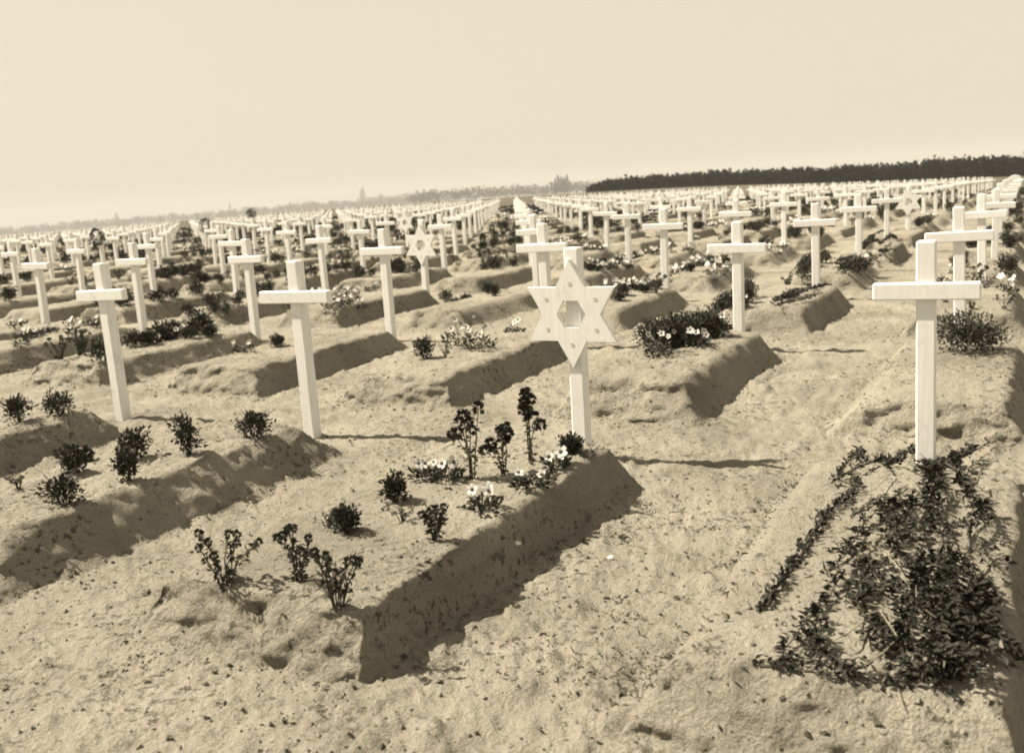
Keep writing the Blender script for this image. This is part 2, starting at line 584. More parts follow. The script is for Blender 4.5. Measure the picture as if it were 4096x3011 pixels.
NEAR_MOUND = {(1, 0): dict(height=0.22, inset=(0.06, 0.11, 0.12, 0.18), rough=0.8), (2, 0): dict(height=0.21, inset=(0.18, 0.2, 0.2, 0.2), rough=1.2),
              (0, 0): dict(height=0.215, inset=(0.08, 0.16, 0.2, 0.15), rough=0.7), (3, 0): dict(height=0.20, inset=(0.16, 0.16, 0.2, 0.15)),
              (1, 1): dict(height=0.235, inset=(0.17, 0.12, 0.20, 0.16), rough=1.2)}
NEAR_LABEL = {(1, 0): 'sandy grave mound planted with pansies in front of the large star marker',
              (2, 0): 'low crumbling grave mound dotted with small dark shrubs, left of the pansy mound',
              (0, 0): 'grave mound strewn with dark evergreen branches, right of the pansy mound',
              (3, 0): 'grave mound cut by the picture, with two dark shrubs near its cross',
              (1, 1): 'grave mound heaped with pale and dark flowers directly behind the large star'}
NEAR_LABEL[(3, 0)] = 'grave mound with two dark shrubs beside the shrub-dotted crumbling mound'
mounds_vis = sorted([G for G in graves if G['mound']], key=lambda G: G['d'])
rest_V, rest_F, off = [], [], 0
for n_, G in enumerate(mounds_vis):
    i, j = G['i'], G['j']
    x, y = G['mc']
    rz = ROTZ + random.uniform(-0.03, 0.03)
    z = float(gz(x, y))
    if n_ < 300:
        if j <= 1:
            kw = NEAR_MOUND.get((i, j), dict(height=0.18 + 0.05 * random.random(), inset=tuple(0.09 + 0.12 * random.random() for _ in range(4))))
            V, F = mound_mesh('m', 11 + i * 7 + j * 3, 64 if j == 0 else 44, 130 if j == 0 else 84, **kw)
            me = mesh_np('grave_mound', V, F, M_SOIL, smooth=True)
        else:
            me = mound_variant('mid' if j < 7 else 'far', random.randrange(10))
        o = link('grave_mound', me, loc=(x, y, z), rot=(0, 0, rz))
        if (i, j) in NEAR_LABEL:
            tag(o, NEAR_LABEL[(i, j)], 'grave mound')
        else:
            tag(o, f'sandy mound{" " if j > 5 else ", "}' + place_words(i, j), 'grave mound', 'grave mounds in rows')
    else:
        V, F = mound_mesh('m', 60 + n_ % 5, 8, 10, 0.19, (0.12, 0.12, 0.15, 0.15), 0.5, 0.7)
        c, s = math.cos(rz), math.sin(rz)
        W = np.stack([V[:, 0] * c - V[:, 1] * s + x, V[:, 0] * s + V[:, 1] * c + y, V[:, 2] + z], 1)
        rest_V.append(W); rest_F.append(F + off); off += len(W)
if rest_V:
    o = link('far_grave_mounds', mesh_np('far_grave_mounds', np.vstack(rest_V), np.vstack(rest_F), M_SOIL, smooth=True))
    tag(o, 'low grave mounds in the farthest rows of the cemetery', 'grave mounds', kind='stuff')

# ---------------------------------------------------------------- crosses and star markers
H_CROSS = 1.1665
mb = MB(); mb.box((0, 0, (H_CROSS - 0.3) / 2), (0.083, 0.083, H_CROSS + 0.3), 0.006); ME_POST = mb.mesh('post', M_PAINT)
mb = MB(); mb.box((0, -0.0335, H_CROSS - 0.228), (0.505, 0.050, 0.079), 0.006); ME_BAR = mb.mesh('crossbar', M_PAINT)
STAR_R, STAR_Z = 0.294, H_CROSS - 0.355


def star_outline(R):
    pts = []
    for k in range(12):
        a = math.pi / 2 + k * math.pi / 6
        r = R if k % 2 == 0 else R / math.sqrt(3)
        pts.append((r * math.cos(a), r * math.sin(a)))
    return pts


def star_mesh():
    m = MB()
    o = star_outline(STAR_R)
    hx = [(0.085 * math.cos(math.pi / 2 + math.pi / 6 + k * math.pi / 3), 0.085 * math.sin(math.pi / 2 + math.pi / 6 + k * math.pi / 3)) for k in range(6)]
    y0, y1 = -0.030 - 0.043, -0.043
    vs = [(p[0], y0, p[1] + STAR_Z) for p in o] + [(p[0], y0, p[1] + STAR_Z) for p in hx] \
        + [(p[0], y1, p[1] + STAR_Z) for p in o] + [(p[0], y1, p[1] + STAR_Z) for p in hx]
    fs = []
    for side, flip in ((0, False), (18, True)):
        for k in range(6):
            tip, n0, n1 = 2 * k, (2 * k - 1) % 12, (2 * k + 1) % 12
            h0, h1 = 12 + (k - 1) % 6, 12 + k
            f = [side + n0, side + tip, side + n1]
            g = [side + n0, side + n1, side + h1, side + h0]
            fs.append(tuple(f[::-1] if flip else f)); fs.append(tuple(g[::-1] if flip else g))
    for k in range(12): fs.append((k, 18 + k, 18 + (k + 1) % 12, (k + 1) % 12))
    for k in range(6): fs.append((12 + (k + 1) % 6, 30 + (k + 1) % 6, 30 + k, 12 + k))
    m.poly(vs, fs)
    return m.mesh('star_board', M_PAINT)


ME_STAR = star_mesh()
mb = MB()
nn = 10
for k in range(6):
    a = math.pi / 2 + k * math.pi / 3
    cx_, cz_ = 0.166 * math.cos(a), 0.166 * math.sin(a)
mbb = MB(); mbb.prism([(0.0115 * math.cos(2 * math.pi * q / 10), 0.0115 * math.sin(2 * math.pi * q / 10)) for q in range(10)], 0.0005, 0.006)
ME_BOLT = mbb.mesh('bolt', M_BOLT)

NEAR_CROSS = {(0, 0): 'tall white wooden cross behind the mound strewn with evergreen branches',
              (2, 0): 'white wooden cross at the head of the shrub-dotted crumbling mound',
              (3, 0): 'white leaning cross beside the one at the shrub-dotted crumbling mound',
              (1, 1): 'white wooden cross rising behind the heap of pale and dark flowers',
              (2, 1): 'white wooden cross partly hidden behind the large star board',
              (0, 1): 'white wooden cross beside the big round dark bush'}
STAR_LABEL = {(1, 0): 'large white six-pointed star board on a post, behind the pansy mound',
              (4, 2): 'white star marker in the third row, counting the large star\'s row first',
              (8, 5): 'small white star marker far among crosses, overlapped by the third-row star',
              (1, 5): 'small white star marker far among crosses, towards the end of the pine wood'}
STAR_LABEL[(8, 5)] = 'white star marker in the sixth row just behind the third-row star'
STAR_LABEL[(1, 5)] = 'white star marker in the sixth row, above the mound with the evergreen spray'
crosses = sorted([G for G in graves if G['cross']], key=lambda G: G['d'])
far_cross = MB()
NUDGE = {(1, 0): (0.05, 0.0), (1, 1): (0.02, 0), (0, 1): (-0.05, 0), (1, 2): (0.03, 0), (2, 0): (-0.035, 0), (0, 0): (-0.008, 0), (3, 0): (0.03, 0)}
n_cross = 0
for G in crosses:
    i, j = G['i'], G['j']
    x, y = G['pos']
    nd = NUDGE.get((i, j), (random.uniform(-.02, .02), random.uniform(-.03, .03)))
    x += -RR[0] * nd[0] + CC[0] * nd[1]; y += -RR[1] * nd[0] + CC[1] * nd[1]
    z = surf(x, y) + {(0, 0): 0.003, (1, 0): 0.012}.get((i, j), random.uniform(-0.02, 0.02))
    rot = (random.gauss(0, 0.008), random.gauss(0, 0.011), ROTZ + random.gauss(0, 0.02))
    if (i, j) == (3, 0): rot = (0, -0.025, ROTZ)
    if (i, j) == (0, 0): rot = (0, -0.004, ROTZ)
    if (i, j) == (1, 0): rot = (0.0, 0.004, ROTZ)
    G['cpos'] = (x, y, z)
    if (i, j) in SPECIAL:
        e = link('star_grave_marker', None, loc=(x, y, z), rot=rot)
        tag(e, STAR_LABEL[(i, j)], 'grave marker')
        link('post', ME_POST, parent=e)
        b_ = link('star_board', ME_STAR, parent=e)
        for k in range(6):
            a = math.pi / 2 + k * math.pi / 3
            link('nail_head', ME_BOLT, parent=b_, loc=(0.166 * math.cos(a), -0.075, STAR_Z + 0.166 * math.sin(a)))
        continue
    if n_cross < 300:
        n_cross += 1
        e = link('grave_cross', None, loc=(x, y, z), rot=rot)
        link('post', ME_POST, parent=e)
        link('crossbar', ME_BAR, parent=e, scale=({(0, 0): 0.90, (2, 0): 1.09}.get((i, j), random.uniform(.96, 1.04)), 1, 1))
        if (i, j) in NEAR_CROSS:
            tag(e, NEAR_CROSS[(i, j)], 'cross', 'white grave crosses')
        else:
            tag(e, f'white cross{" " if j > 5 else ", "}' + place_words(i, j), 'cross', 'white grave crosses')
    else:
        M_ = Matrix.Translation((x, y, z)) @ Matrix.Rotation(rot[2], 4, 'Z') @ Matrix.Rotation(rot[1], 4, 'Y')
        for me in (ME_POST, ME_BAR):
            far_cross.poly([M_ @ v.co for v in me.vertices], [tuple(p.vertices) for p in me.polygons])
if far_cross.v:
    o = link('far_grave_crosses', far_cross.mesh('far_grave_crosses', M_PAINT, recalc=False))
    tag(o, 'white wooden crosses massed in the farthest rows of the cemetery', 'crosses', kind='stuff')
GRAVE = {(G['i'], G['j']): G for G in graves}


# ---------------------------------------------------------------- plants
def leaves(P, D, N, L, Wd, fold=0.25):
    """diamond leaves folded along the midrib: P base, D direction, N upper side, L length, Wd width"""
    D = D / np.linalg.norm(D, axis=1, keepdims=True)
    S = np.cross(D, N); S /= np.maximum(np.linalg.norm(S, axis=1, keepdims=True), 1e-6)
    U = np.cross(S, D)
    L = np.asarray(L)[:, None]; Wd = np.asarray(Wd)[:, None]
    mid = P + D * L * 0.5
    l = mid - S * Wd * 0.5 + U * Wd * fold; r = mid + S * Wd * 0.5 + U * Wd * fold
    t = P + D * L - U * L * 0.12
    n = len(P)
    V = np.stack([P, l, t, r], 1).reshape(-1, 3)
    k = np.arange(n)[:, None] * 4
    F = np.concatenate([k + np.array([0, 2, 1]), k + np.array([0, 3, 2])], 0)
    return V, F


def rnd_dirs(rng, n, up=0.3):
    d = rng.normal(size=(n, 3)); d[:, 2] = d[:, 2] + up
    return d / np.linalg.norm(d, axis=1, keepdims=True)


def join(parts):
    Vs, Fs, o = [], [], 0
    for V, F in parts:
        Vs.append(V); Fs.append(F + o); o += len(V)
    return np.vstack(Vs), np.vstack(Fs)


def tube_tris(pts, r0, r1, n=4):
    pts = np.asarray(pts, float); K = len(pts)
    vs = []
    for k in range(K):
        d = pts[min(k + 1, K - 1)] - pts[max(k - 1, 0)]
        d = d / max(np.linalg.norm(d), 1e-9)
        u = np.cross(d, [0.31, 0.87, 0.39]); u /= max(np.linalg.norm(u), 1e-9); w = np.cross(d, u)
        r = r0 + (r1 - r0) * k / max(K - 1, 1)
        for q in range(n):
            a = 2 * math.pi * q / n
            vs.append(pts[k] + (u * math.cos(a) + w * math.sin(a)) * r)
    fs = []
    for k in range(K - 1):
        for q in range(n):
            a, b_, c, d_ = k * n + q, k * n + (q + 1) % n, (k + 1) * n + (q + 1) % n, (k + 1) * n + q
            fs += [(a, b_, c), (a, c, d_)]
    return np.array(vs), np.array(fs)


def petal_flower(rng, R, face):
    """five broad petals in a shallow cup, plus the centre; returns petals, centre"""
    face = np.array(face, float); face /= np.linalg.norm(face)
    u = np.cross(face, [0.2, 0.1, 0.97]); u /= np.linalg.norm(u); w = np.cross(face, u)
    pv, pf = [], []
    a0 = rng.random() * 6.28
    for k in range(5):
        a = a0 + k * 2 * math.pi / 5
        for (rr_, da, up) in ((0.10, 0, 0.0), (0.62, -0.62, 0.06), (1.0, -0.34, 0.16), (1.04, 0.0, 0.20), (1.0, 0.34, 0.16), (0.62, 0.62, 0.06)):
            q = rr_ * R * (1 + rng.normal() * 0.06)
            pv.append((u * math.cos(a + da) + w * math.sin(a + da)) * q + face * R * (up + 0.05 * (k % 2)))
        b_ = k * 6
        pf += [(b_, b_ + 1, b_ + 2), (b_, b_ + 2, b_ + 3), (b_, b_ + 3, b_ + 4), (b_, b_ + 4, b_ + 5)]
    cv = [face * R * 0.24] + [(u * math.cos(q) + w * math.sin(q)) * R * (0.30 + 0.08 * (q_ % 2)) + face * R * 0.13 for q_, q in enumerate(np.arange(8) * math.pi / 4)]
    cf = [(0, 1 + q, 1 + (q + 1) % 8) for q in range(8)]
    return (np.array(pv), np.array(pf)), (np.array(cv), np.array(cf))


def dark_head(rng, R, c):
    """a crumpled double flower head: many short petals on a little dome"""
    n = 26
    d = rnd_dirs(rng, n, 0.5)
    return leaves(np.array(c) + d * R * 0.35, d, rnd_dirs(rng, n), np.full(n, R * 0.9), np.full(n, R * 0.85), 0.2)


def plant(kind, seed, h=0.16, w=0.07, fine=1.0):
    """returns dict of part name -> (V, F, material); flowers is a list"""
    rng = np.random.default_rng(seed)
    parts, flowers = {}, []
    stems = []
    if kind == 'shrub':                                          # dense small evergreen shrub
        n = int(520 * fine * max(1.0, (w * h / 0.0113) ** 0.85))
        u = rnd_dirs(rng, n, 0.1); rad = rng.random(n) ** 0.45
        lob = 1 + 0.65 * vnoise(u[:, 0] * 2.2 + seed, u[:, 1] * 2.2, u[:, 2] * 2.2, seed)
        P = u * rad[:, None] * lob[:, None] * np.array([w, w, h * 0.5]) + np.array([0, 0, h * 0.52])
        D = u * 0.8 + rng.normal(size=(n, 3)) * 0.5 + np.array([0, 0, 0.5])
        sz = 0.024 / fine ** 0.4
        parts['foliage'] = (*leaves(P, D, rnd_dirs(rng, n, 0.6), rng.uniform(0.7, 1.3, n) * sz, rng.uniform(0.4, 0.7, n) * sz), M_LEAF)
        for k in range(5):
            a = rng.random() * 6.28; e = np.array([math.cos(a) * w * 1.1, math.sin(a) * w * 1.1, h * rng.uniform(.6, 1.08)])
            stems.append(tube_tris([(0, 0, -0.03), e * 0.5 + [0, 0, 0.02], e], 0.004, 0.0015, 4))
    elif kind in ('leggy', 'stock'):                             # stems fanning out, leaves along them
        ns = 9 if kind == 'leggy' else 5
        LV = []
        for k in range(ns):
            a = rng.random() * 6.28
            sp = (rng.uniform(0.4, 1.2) if kind == 'leggy' else rng.uniform(0.1, 0.6)) * w
            top = np.array([math.cos(a) * sp, math.sin(a) * sp, h * rng.uniform(0.6, 1.05)])
            m_ = top * np.array([0.35, 0.35, 0.5]) + rng.normal(size=3) * 0.008
            pts = [np.array([math.cos(a) * .008, math.sin(a) * .008, -0.03]), m_, top]
            stems.append(tube_tris(pts, 0.0035, 0.002, 4))
            nl = int((16 if kind == 'leggy' else 20) * fine)
            t = rng.random(nl) ** 0.8
            pp = (1 - t)[:, None] ** 2 * pts[0] + 2 * (t * (1 - t))[:, None] * (m_ * 1.2) + (t ** 2)[:, None] * top
            d = rnd_dirs(rng, nl, 0.5)
            LV.append(leaves(pp, d, rnd_dirs(rng, nl, 0.8), rng.uniform(0.018, 0.036, nl), rng.uniform(0.009, 0.017, nl)))
            if kind == 'stock':
                for q in range(rng.integers(1, 4)):
                    LVh = dark_head(rng, 0.022 + rng.random() * 0.010, top + np.array([rng.normal() * 0.014, rng.normal() * 0.014, -0.036 * q + 0.01]))
                    flowers.append((*LVh, M_DPETAL, None))
            elif rng.random() < 0.55:
                LV.append(dark_head(rng, 0.016, top))
        parts['foliage'] = (*join(LV), M_LEAF if kind == 'leggy' else M_LEAF2)
    elif kind in ('pansy', 'bed'):                               # low rosette with big pale flowers
        n = int((90 if kind == 'pansy' else 150) * fine)
        a = rng.random(n) * 6.28; r = rng.random(n) ** 0.6 * w
        P = np.stack([np.cos(a) * r, np.sin(a) * r, rng.random(n) * h * 0.45], 1)
        D = np.stack([np.cos(a), np.sin(a), rng.uniform(0.1, 1.2, n)], 1) + rng.normal(size=(n, 3)) * 0.3
        parts['foliage'] = (*leaves(P, D, rnd_dirs(rng, n, 1.0), rng.uniform(0.022, 0.045, n), rng.uniform(0.012, 0.024, n)), M_LEAF)
        nf = rng.integers(2, 5) if kind == 'pansy' else rng.integers(4, 8)
        for k in range(nf):
            a = k * 2.4 + rng.random(); q = w * rng.uniform(0.3, 0.95)
            c = np.array([math.cos(a) * q, math.sin(a) * q, h * rng.uniform(0.55, 1.0)])
            R = rng.uniform(0.014, 0.031)
            (pv, pf), (cv, cf) = petal_flower(rng, R, (rng.normal() * .5 - 0.2, -0.9 + rng.normal() * .4, 0.55))
            flowers.append((pv + c, pf, M_PETAL, (cv + c, cf)))
            stems.append(tube_tris([(c[0] * .2, c[1] * .2, -0.02), c * [.7, .7, .6], c], 0.002, 0.0015, 3))
    elif kind == 'twiggy':                                       # half-withered plant, mostly bare
        LV = []
        for k in range(8):
            a = rng.random() * 6.28; sp = w * rng.uniform(.3, 1.2)
            top = np.array([math.cos(a) * sp, math.sin(a) * sp, h * rng.uniform(.4, 1.0)])
            stems.append(tube_tris([(0, 0, -0.03), top * [.3, .3, .55] + rng.normal(size=3) * .01, top], 0.003, 0.0012, 3))
            nl = int(7 * fine) + 1
            t = rng.uniform(.3, 1, nl)[:, None]
            LV.append(leaves(top * t, rnd_dirs(rng, nl, .3), rnd_dirs(rng, nl, .8), rng.uniform(.014, .03, nl), rng.uniform(.006, .012, nl)))
        parts['foliage'] = (*join(LV), M_LEAF2)
    if stems: parts['stem'] = (*join(stems), M_STEM)
    return parts, flowers


PCACHE = {}


def plant_parts(kind, v, h, w):
    """mesh data for a plant, shared by alike plants"""
    key = (kind, v, round(h, 2), round(w, 2))
    if key not in PCACHE:
        parts, fl = plant(kind, 900 + v * 13 + len(kind), h, w)
        res = [(nm, mesh_np(nm, V, F, m)) for nm, (V, F, m) in parts.items()]
        fls = [(mesh_np('flower', V, F, m), mesh_np('flower_centre', *c, M_DPETAL) if c is not None else None) for V, F, m, c in fl]
        PCACHE[key] = (res, fls)
    return PCACHE[key]


KIND_NAME = {'shrub': 'small_shrub', 'leggy': 'leggy_plant', 'stock': 'flowering_stock', 'pansy': 'pansy_plant', 'bed': 'pansy_clump', 'twiggy': 'withered_plant'}
KIND_CAT = {'shrub': 'shrub', 'leggy': 'plant', 'stock': 'flower', 'pansy': 'flower', 'bed': 'flower', 'twiggy': 'plant'}


def mound_top(x, y):
    """height of the soil at a point, mounds included"""
    best = surf(x, y)
    dx, dy = x - OX, y - OY
    jj = (dx * CC[0] + dy * CC[1]) / B_ROW
    ii = (dx * RR[0] + dy * RR[1]) / A_COL
    j = math.ceil(jj); i = round(ii)
    if j < 0: return best
    u = (ii - i) * A_COL + MOUND_CX; v = (jj - j) * B_ROW
    if abs(u) < 0.46 and MOUND_Y0 + .1 < v < MOUND_Y1 - .1:
        best = float(gz(x, y)) + 0.20
    return best


bpy.context.view_layer.update()
DG = bpy.context.evaluated_depsgraph_get()


def ground_hit(x, y):
    z0 = float(gz(x, y))
    ok, loc, *_ = sc.ray_cast(DG, (x, y, z0 + 0.42), (0, 0, -1), distance=0.7)
    return loc.z if ok else z0


def put_plant(kind, px, py, h, w, label, group=None, v=0, rz=None, world=None, fine_parts=True, tilt=(0, 0)):
    if world is None:
        p = at2(px, py, 0.21)
        z = ground_hit(p[0], p[1])
        p = at2(px, py, z - float(gz(p[0], p[1])))
        z = ground_hit(p[0], p[1])
        x, y = p[0], p[1]
    else:
        x, y = world
        z = ground_hit(x, y)
    res, fls = plant_parts(kind, v, h, w)
    e = link(KIND_NAME[kind], None, loc=(x, y, z), rot=(tilt[0], tilt[1], random.random() * 0.8 - 0.4 if rz is None else rz))
    tag(e, label, KIND_CAT[kind], group)
    for nm, me in res: link(nm, me, parent=e)
    for me, c in fls:
        f_ = link('flower', me, parent=e)
        if c is not None: link('flower_centre', c, parent=f_)
    return e


A2 = 'on the shrub-dotted crumbling mound'
NEARP = [
    ('shrub', 418, 998, .21, .055, 'tall narrow dark shrub ' + A2, 1, (0.0, -.12)),
    ('shrub', 305, 1003, .15, .085, 'broad leaning dark shrub ' + A2, 2, (0, -.25)),
    ('shrub', 280, 1052, .15, .05, 'small dark shrub just below the broad leaning one ' + A2, 3, (0, 0)),
    ('shrub', 160, 1035, .14, .06, 'dark shrub with a lone sprig beside it ' + A2, 4, (0, 0)),
    ('shrub', 138, 1105, .14, .075, 'squat dark shrub nearest the foot ' + 'of the shrub-dotted crumbling mound', 5, (0, .1)),
    ('shrub', 560, 960, .15, .08, 'dark shrub with bare twigs, close to the cross ' + A2, 6, (0, .1)),
    ('twiggy', 540, 958, .16, .07, 'bare twigs sprouting beside a dark shrub close to the cross', 1, (0, -.2)),
    ('shrub', 190, 1012, .07, .03, 'tiny dark sprig standing beside a dark shrub ' + A2, 7, (0, 0)),
    ('twiggy', 40, 1072, .08, .06, 'small ragged plant ' + A2 + ', at its foot', 2, (0, 0)),
    ('shrub', 38, 925, .17, .08, 'dark bushy shrub farther from the cross on the two-shrub mound', 8, (0, 0)),
    ('shrub', 130, 912, .14, .10, 'dark bushy shrub closer to the cross on the two-shrub mound', 9, (0, 0)),
    # the pansy mound
    ('leggy', 495, 1272, .17, .13, 'wide leggy plant at the foot corner of the pansy mound', 1, (0, 0)),
    ('leggy', 655, 1266, .18, .08, 'upright leggy plant in the middle of the pansy mound foot', 2, (0, .1)),
    ('leggy', 740, 1330, .19, .075, 'bushy many-stemmed plant at the shaded edge of the pansy mound foot', 3, (0, 0)),
    ('shrub', 760, 1168, .085, .05, 'very small dark shrub between the leggy plants and the pansies', 10, (0, 0)),
    ('twiggy', 720, 1160, .08, .06, 'small ragged plant beside the very small dark shrub', 3, (0, 0)),
    ('shrub', 868, 1100, .10, .05, 'small loose shrub at the outer side of the pansy mound', 11, (0, 0)),
    ('twiggy', 885, 1148, .09, .08, 'sprawling withered plant below the small loose shrub', 4, (0, 0)),
    ('leggy', 955, 1188, .12, .05, 'short leggy plant between the withered plant and the shaded edge', 4, (0, 0)),
    ('stock', 1035, 1052, .30, .13, 'spreading stock plant with dark flower heads on the pansy mound', 1, (0, -.05)),
    ('stock', 1105, 1045, .20, .10, 'middle stock plant with dark heads between the spreading and tallest ones', 2, (0, 0)),
    ('stock', 1165, 1010, .34, .06, 'tallest upright stock plant with dark heads near the large star', 3, (0, .06)),
    ('shrub', 1255, 995, .09, .055, 'low dark tuft at the foot of the large star post', 12, (0, 0)),
    ('pansy', 1062, 1120, .10, .07, 'pansy plant with the largest white dark-eyed blooms', 1, (0, 0)),
    ('pansy', 1222, 1028, .10, .05, 'white pansy plant below the dark tuft at the star post', 2, (0, 0)),
    ('pansy', 1165, 1068, .09, .07, 'pansy plant with white and dark blooms below the tallest stock', 3, (0, 0)),
    ('pansy', 985, 1052, .09, .06, 'white pansy plant beside the spreading stock plant', 4, (0, 0)),
    ('pansy', 930, 1048, .08, .06, 'white pansy plant at the outer edge of the pansy mound', 5, (0, 0)),
    ('twiggy', 1290, 1000, .05, .06, 'low withered plant at the head corner of the pansy mound', 5, (0, 0)),
    # second row
    ('shrub', 2110, 772, .26, .20, 'big round dark bush beside the tall cross, in the second row', 13, (0, 0)),
    ('shrub', 2165, 765, .18, .12, 'dark side shoot bush touching the big round dark bush', 14, (0, 0)),
    ('shrub', 932, 788, .17, .075, 'compact dark shrub beside the pale flowering clump behind the pansy mound', 15, (0, 0)),
    ('twiggy', 880, 785, .14, .06, 'withered plant on the outer side of the compact dark shrub', 6, (0, 0)),
    ('twiggy', 978, 785, .14, .05, 'withered plant between compact dark shrub and pale flowering clump', 7, (0, 0)),
    ('bed', 1010, 760, .26, .15, 'tall clump of pale flowers over a dark base in the second row', 1, (0, 0)),
    ('bed', 1050, 768, .22, .14, 'wide clump of pale flowers over a dark base in the second row', 2, (0, 0)),
    ('bed', 1128, 728, .15, .09, 'dark clump topped with pale blooms beside the large star', 3, (0, 0)),
    ('shrub', 465, 778, .12, .07, 'small dark shrub at the foot of a second-row mound beside a pale-flowered one', 16, (0, 0)),
    ('pansy', 535, 776, .13, .09, 'pale-flowered plant next to a small dark shrub on a second-row mound', 6, (0, 0)),
    ('shrub', 610, 760, .10, .06, 'small dark shrub close to the cross at the crumbling mound', 17, (0, 0)),
    ('shrub', 700, 682, .13, .06, 'dark shrub beside the crossbar of the crumbling mound cross', 18, (0, 0)),
]
for k, (kind, px, py, h, w, label, v, tilt) in enumerate(NEARP):
    put_plant(kind, px, py, h, w, label, v=v, tilt=tilt, rz=None if kind != 'pansy' else 0.0)

# looser beds read off the photograph: (kind, x0, y0, x1, y1, count, height, width, label, group)
BEDS = [
    ('shrub', 1425, 768, 1650, 705, 22, .19, .09, 'dark leafy plant in the heap of pale and dark flowers', 'heaped flowers behind the large star'),
    ('leggy', 1430, 772, 1650, 700, 8, .20, .10, 'leggy upright plant in the heap of pale and dark flowers', 'leggy plants behind the large star'),
    ('bed', 1440, 775, 1640, 720, 5, .16, .10, 'pale-flowering plant in the heap of pale and dark flowers', 'pale flowers behind the large star'),
    ('shrub', 275, 752, 490, 722, 13, .14, .08, 'dark bushy plant in the dense bed on a second-row mound', 'dense dark bed of the second row'),
    ('pansy', 290, 755, 480, 735, 6, .10, .06, 'pale-flowered plant at the edge of the dense dark second-row bed', 'pale edging of the dense bed'),
    ('leggy', 165, 780, 225, 735, 4, .20, .08, 'tall dark plant beside the leaning cross on a second-row mound', 'tall dark plants by the leaning cross'),
    ('pansy', 40, 755, 110, 725, 4, .13, .08, 'pale-flowered plant on the mound past the leaning cross', 'pale flowers past the leaning cross'),
    ('shrub', 975, 668, 1030, 650, 4, .14, .08, 'dark bush in a tight group on a third-row mound', 'tight dark bush group'),
    ('shrub', 1065, 655, 1110, 640, 3, .12, .06, 'dark bush beside the tight bush group, nearer the large star', 'bushes near the large star'),
    ('pansy', 735, 715, 800, 690, 5, .14, .08, 'pale-flowered plant behind the cross at the crumbling mound', 'pale flowers behind the crumbling mound cross'),
    ('shrub', 1345, 655, 1455, 620, 5, .12, .07, 'dark bush on the mound just past the large star', 'bushes just past the star'),
    ('bed', 1290, 590, 1410, 565, 9, .16, .09, 'pale-flowering plant in the long row behind the large star', 'long pale flower row'),
    ('shrub', 1290, 592, 1415, 572, 8, .13, .07, 'dark plant in the long pale flower row behind the large star', 'dark plants of the pale flower row'),
    ('bed', 1500, 588, 1600, 575, 7, .15, .08, 'white-flowering plant in the short row beside the flower-heap cross', 'short white flower row'),
    ('shrub', 1505, 590, 1640, 565, 5, .12, .06, 'dark plant in the short white flower row', 'dark plants of the short row'),
]
n_ind = len(NEARP)
for kind, x0, y0, x1, y1, cnt, h, w, label, grp in BEDS:
    for k in range(cnt):
        t = (k + random.random() * .7) / cnt
        put_plant(kind, x0 + (x1 - x0) * t, y0 + (y1 - y0) * t + random.uniform(-12, 12), h * random.choice((.85, 1, 1.15)), w, label, grp, v=20 + k % 4,
                  rz=random.uniform(-.5, .5))
        n_ind += 1

# planting of all the other graves
bed_rng = random.Random(5)
spots = []
for G in mounds_vis:
    i, j = G['i'], G['j']
    if j < 2 and not (j == 1 and i not in (0, 1, 2, 3)): continue
    style = bed_rng.choices(['bare', 'edge', 'scatter', 'dense', 'head'], [1.0, 2, 2.4, 2.6, 2])[0]
    tone = bed_rng.choices(['shrub', 'pansy', 'leggy', 'bed'], [5, 1.6, 1.6, 1.2])[0]
    pts = []
    if style == 'edge':
        for sx in (-0.3, 0.3):
            pts += [(sx + bed_rng.gauss(0, .03), -2.45 + .32 * k + bed_rng.gauss(0, .05)) for k in range(6)]
    elif style == 'scatter':
        pts = [(bed_rng.uniform(-.34, .34), bed_rng.uniform(-2.4, -.5)) for _ in range(bed_rng.randrange(4, 9))]
    elif style == 'dense':
        pts = [(bed_rng.uniform(-.36, .36), bed_rng.uniform(-2.4, -.5)) for _ in range(bed_rng.randrange(12, 18))]
    elif style == 'head':
        pts = [(bed_rng.uniform(-.36, .36), bed_rng.uniform(-1.1, -.45)) for _ in range(bed_rng.randrange(4, 8))]
    if j < 3 and style in ('dense', 'edge'): pts = pts[:8]
    for (u, v) in pts:
        kd = tone if bed_rng.random() < .75 else bed_rng.choice(['shrub', 'pansy', 'leggy', 'twiggy'])
        p = G['pos'] - RR * (u + MOUND_CX) + CC * v
        spots.append((G['d'], kd, p, j, bed_rng.uniform(.75, 1.35), i))
spots.sort(key=lambda s: s[0])
VARM = {}


def plant_single(kind, v, fine):
    key = (kind, v, fine)
    if key not in VARM:
        h, w = {'shrub': (.16, .09), 'pansy': (.12, .08), 'leggy': (.17, .10), 'bed': (.14, .10), 'twiggy': (.12, .08), 'stock': (.24, .1)}[kind]
        parts, fl = plant(kind, 300 + v * 7, h, w, fine)
        vs, fs, ms, o = [], [], [], 0
        for nm, (V, F, m) in parts.items():
            if nm == 'stem' and fine < 0.2: continue
            vs.append(V); fs.append(F + o); o += len(V); ms += [1 if nm == 'stem' else 0] * len(F)
        for V, F, m, c in fl:
            vs.append(V); fs.append(F + o); o += len(V); ms += [2 if m is M_PETAL else 0] * len(F)
        VARM[key] = (np.vstack(vs), np.vstack(fs), np.array(ms))
    return VARM[key]


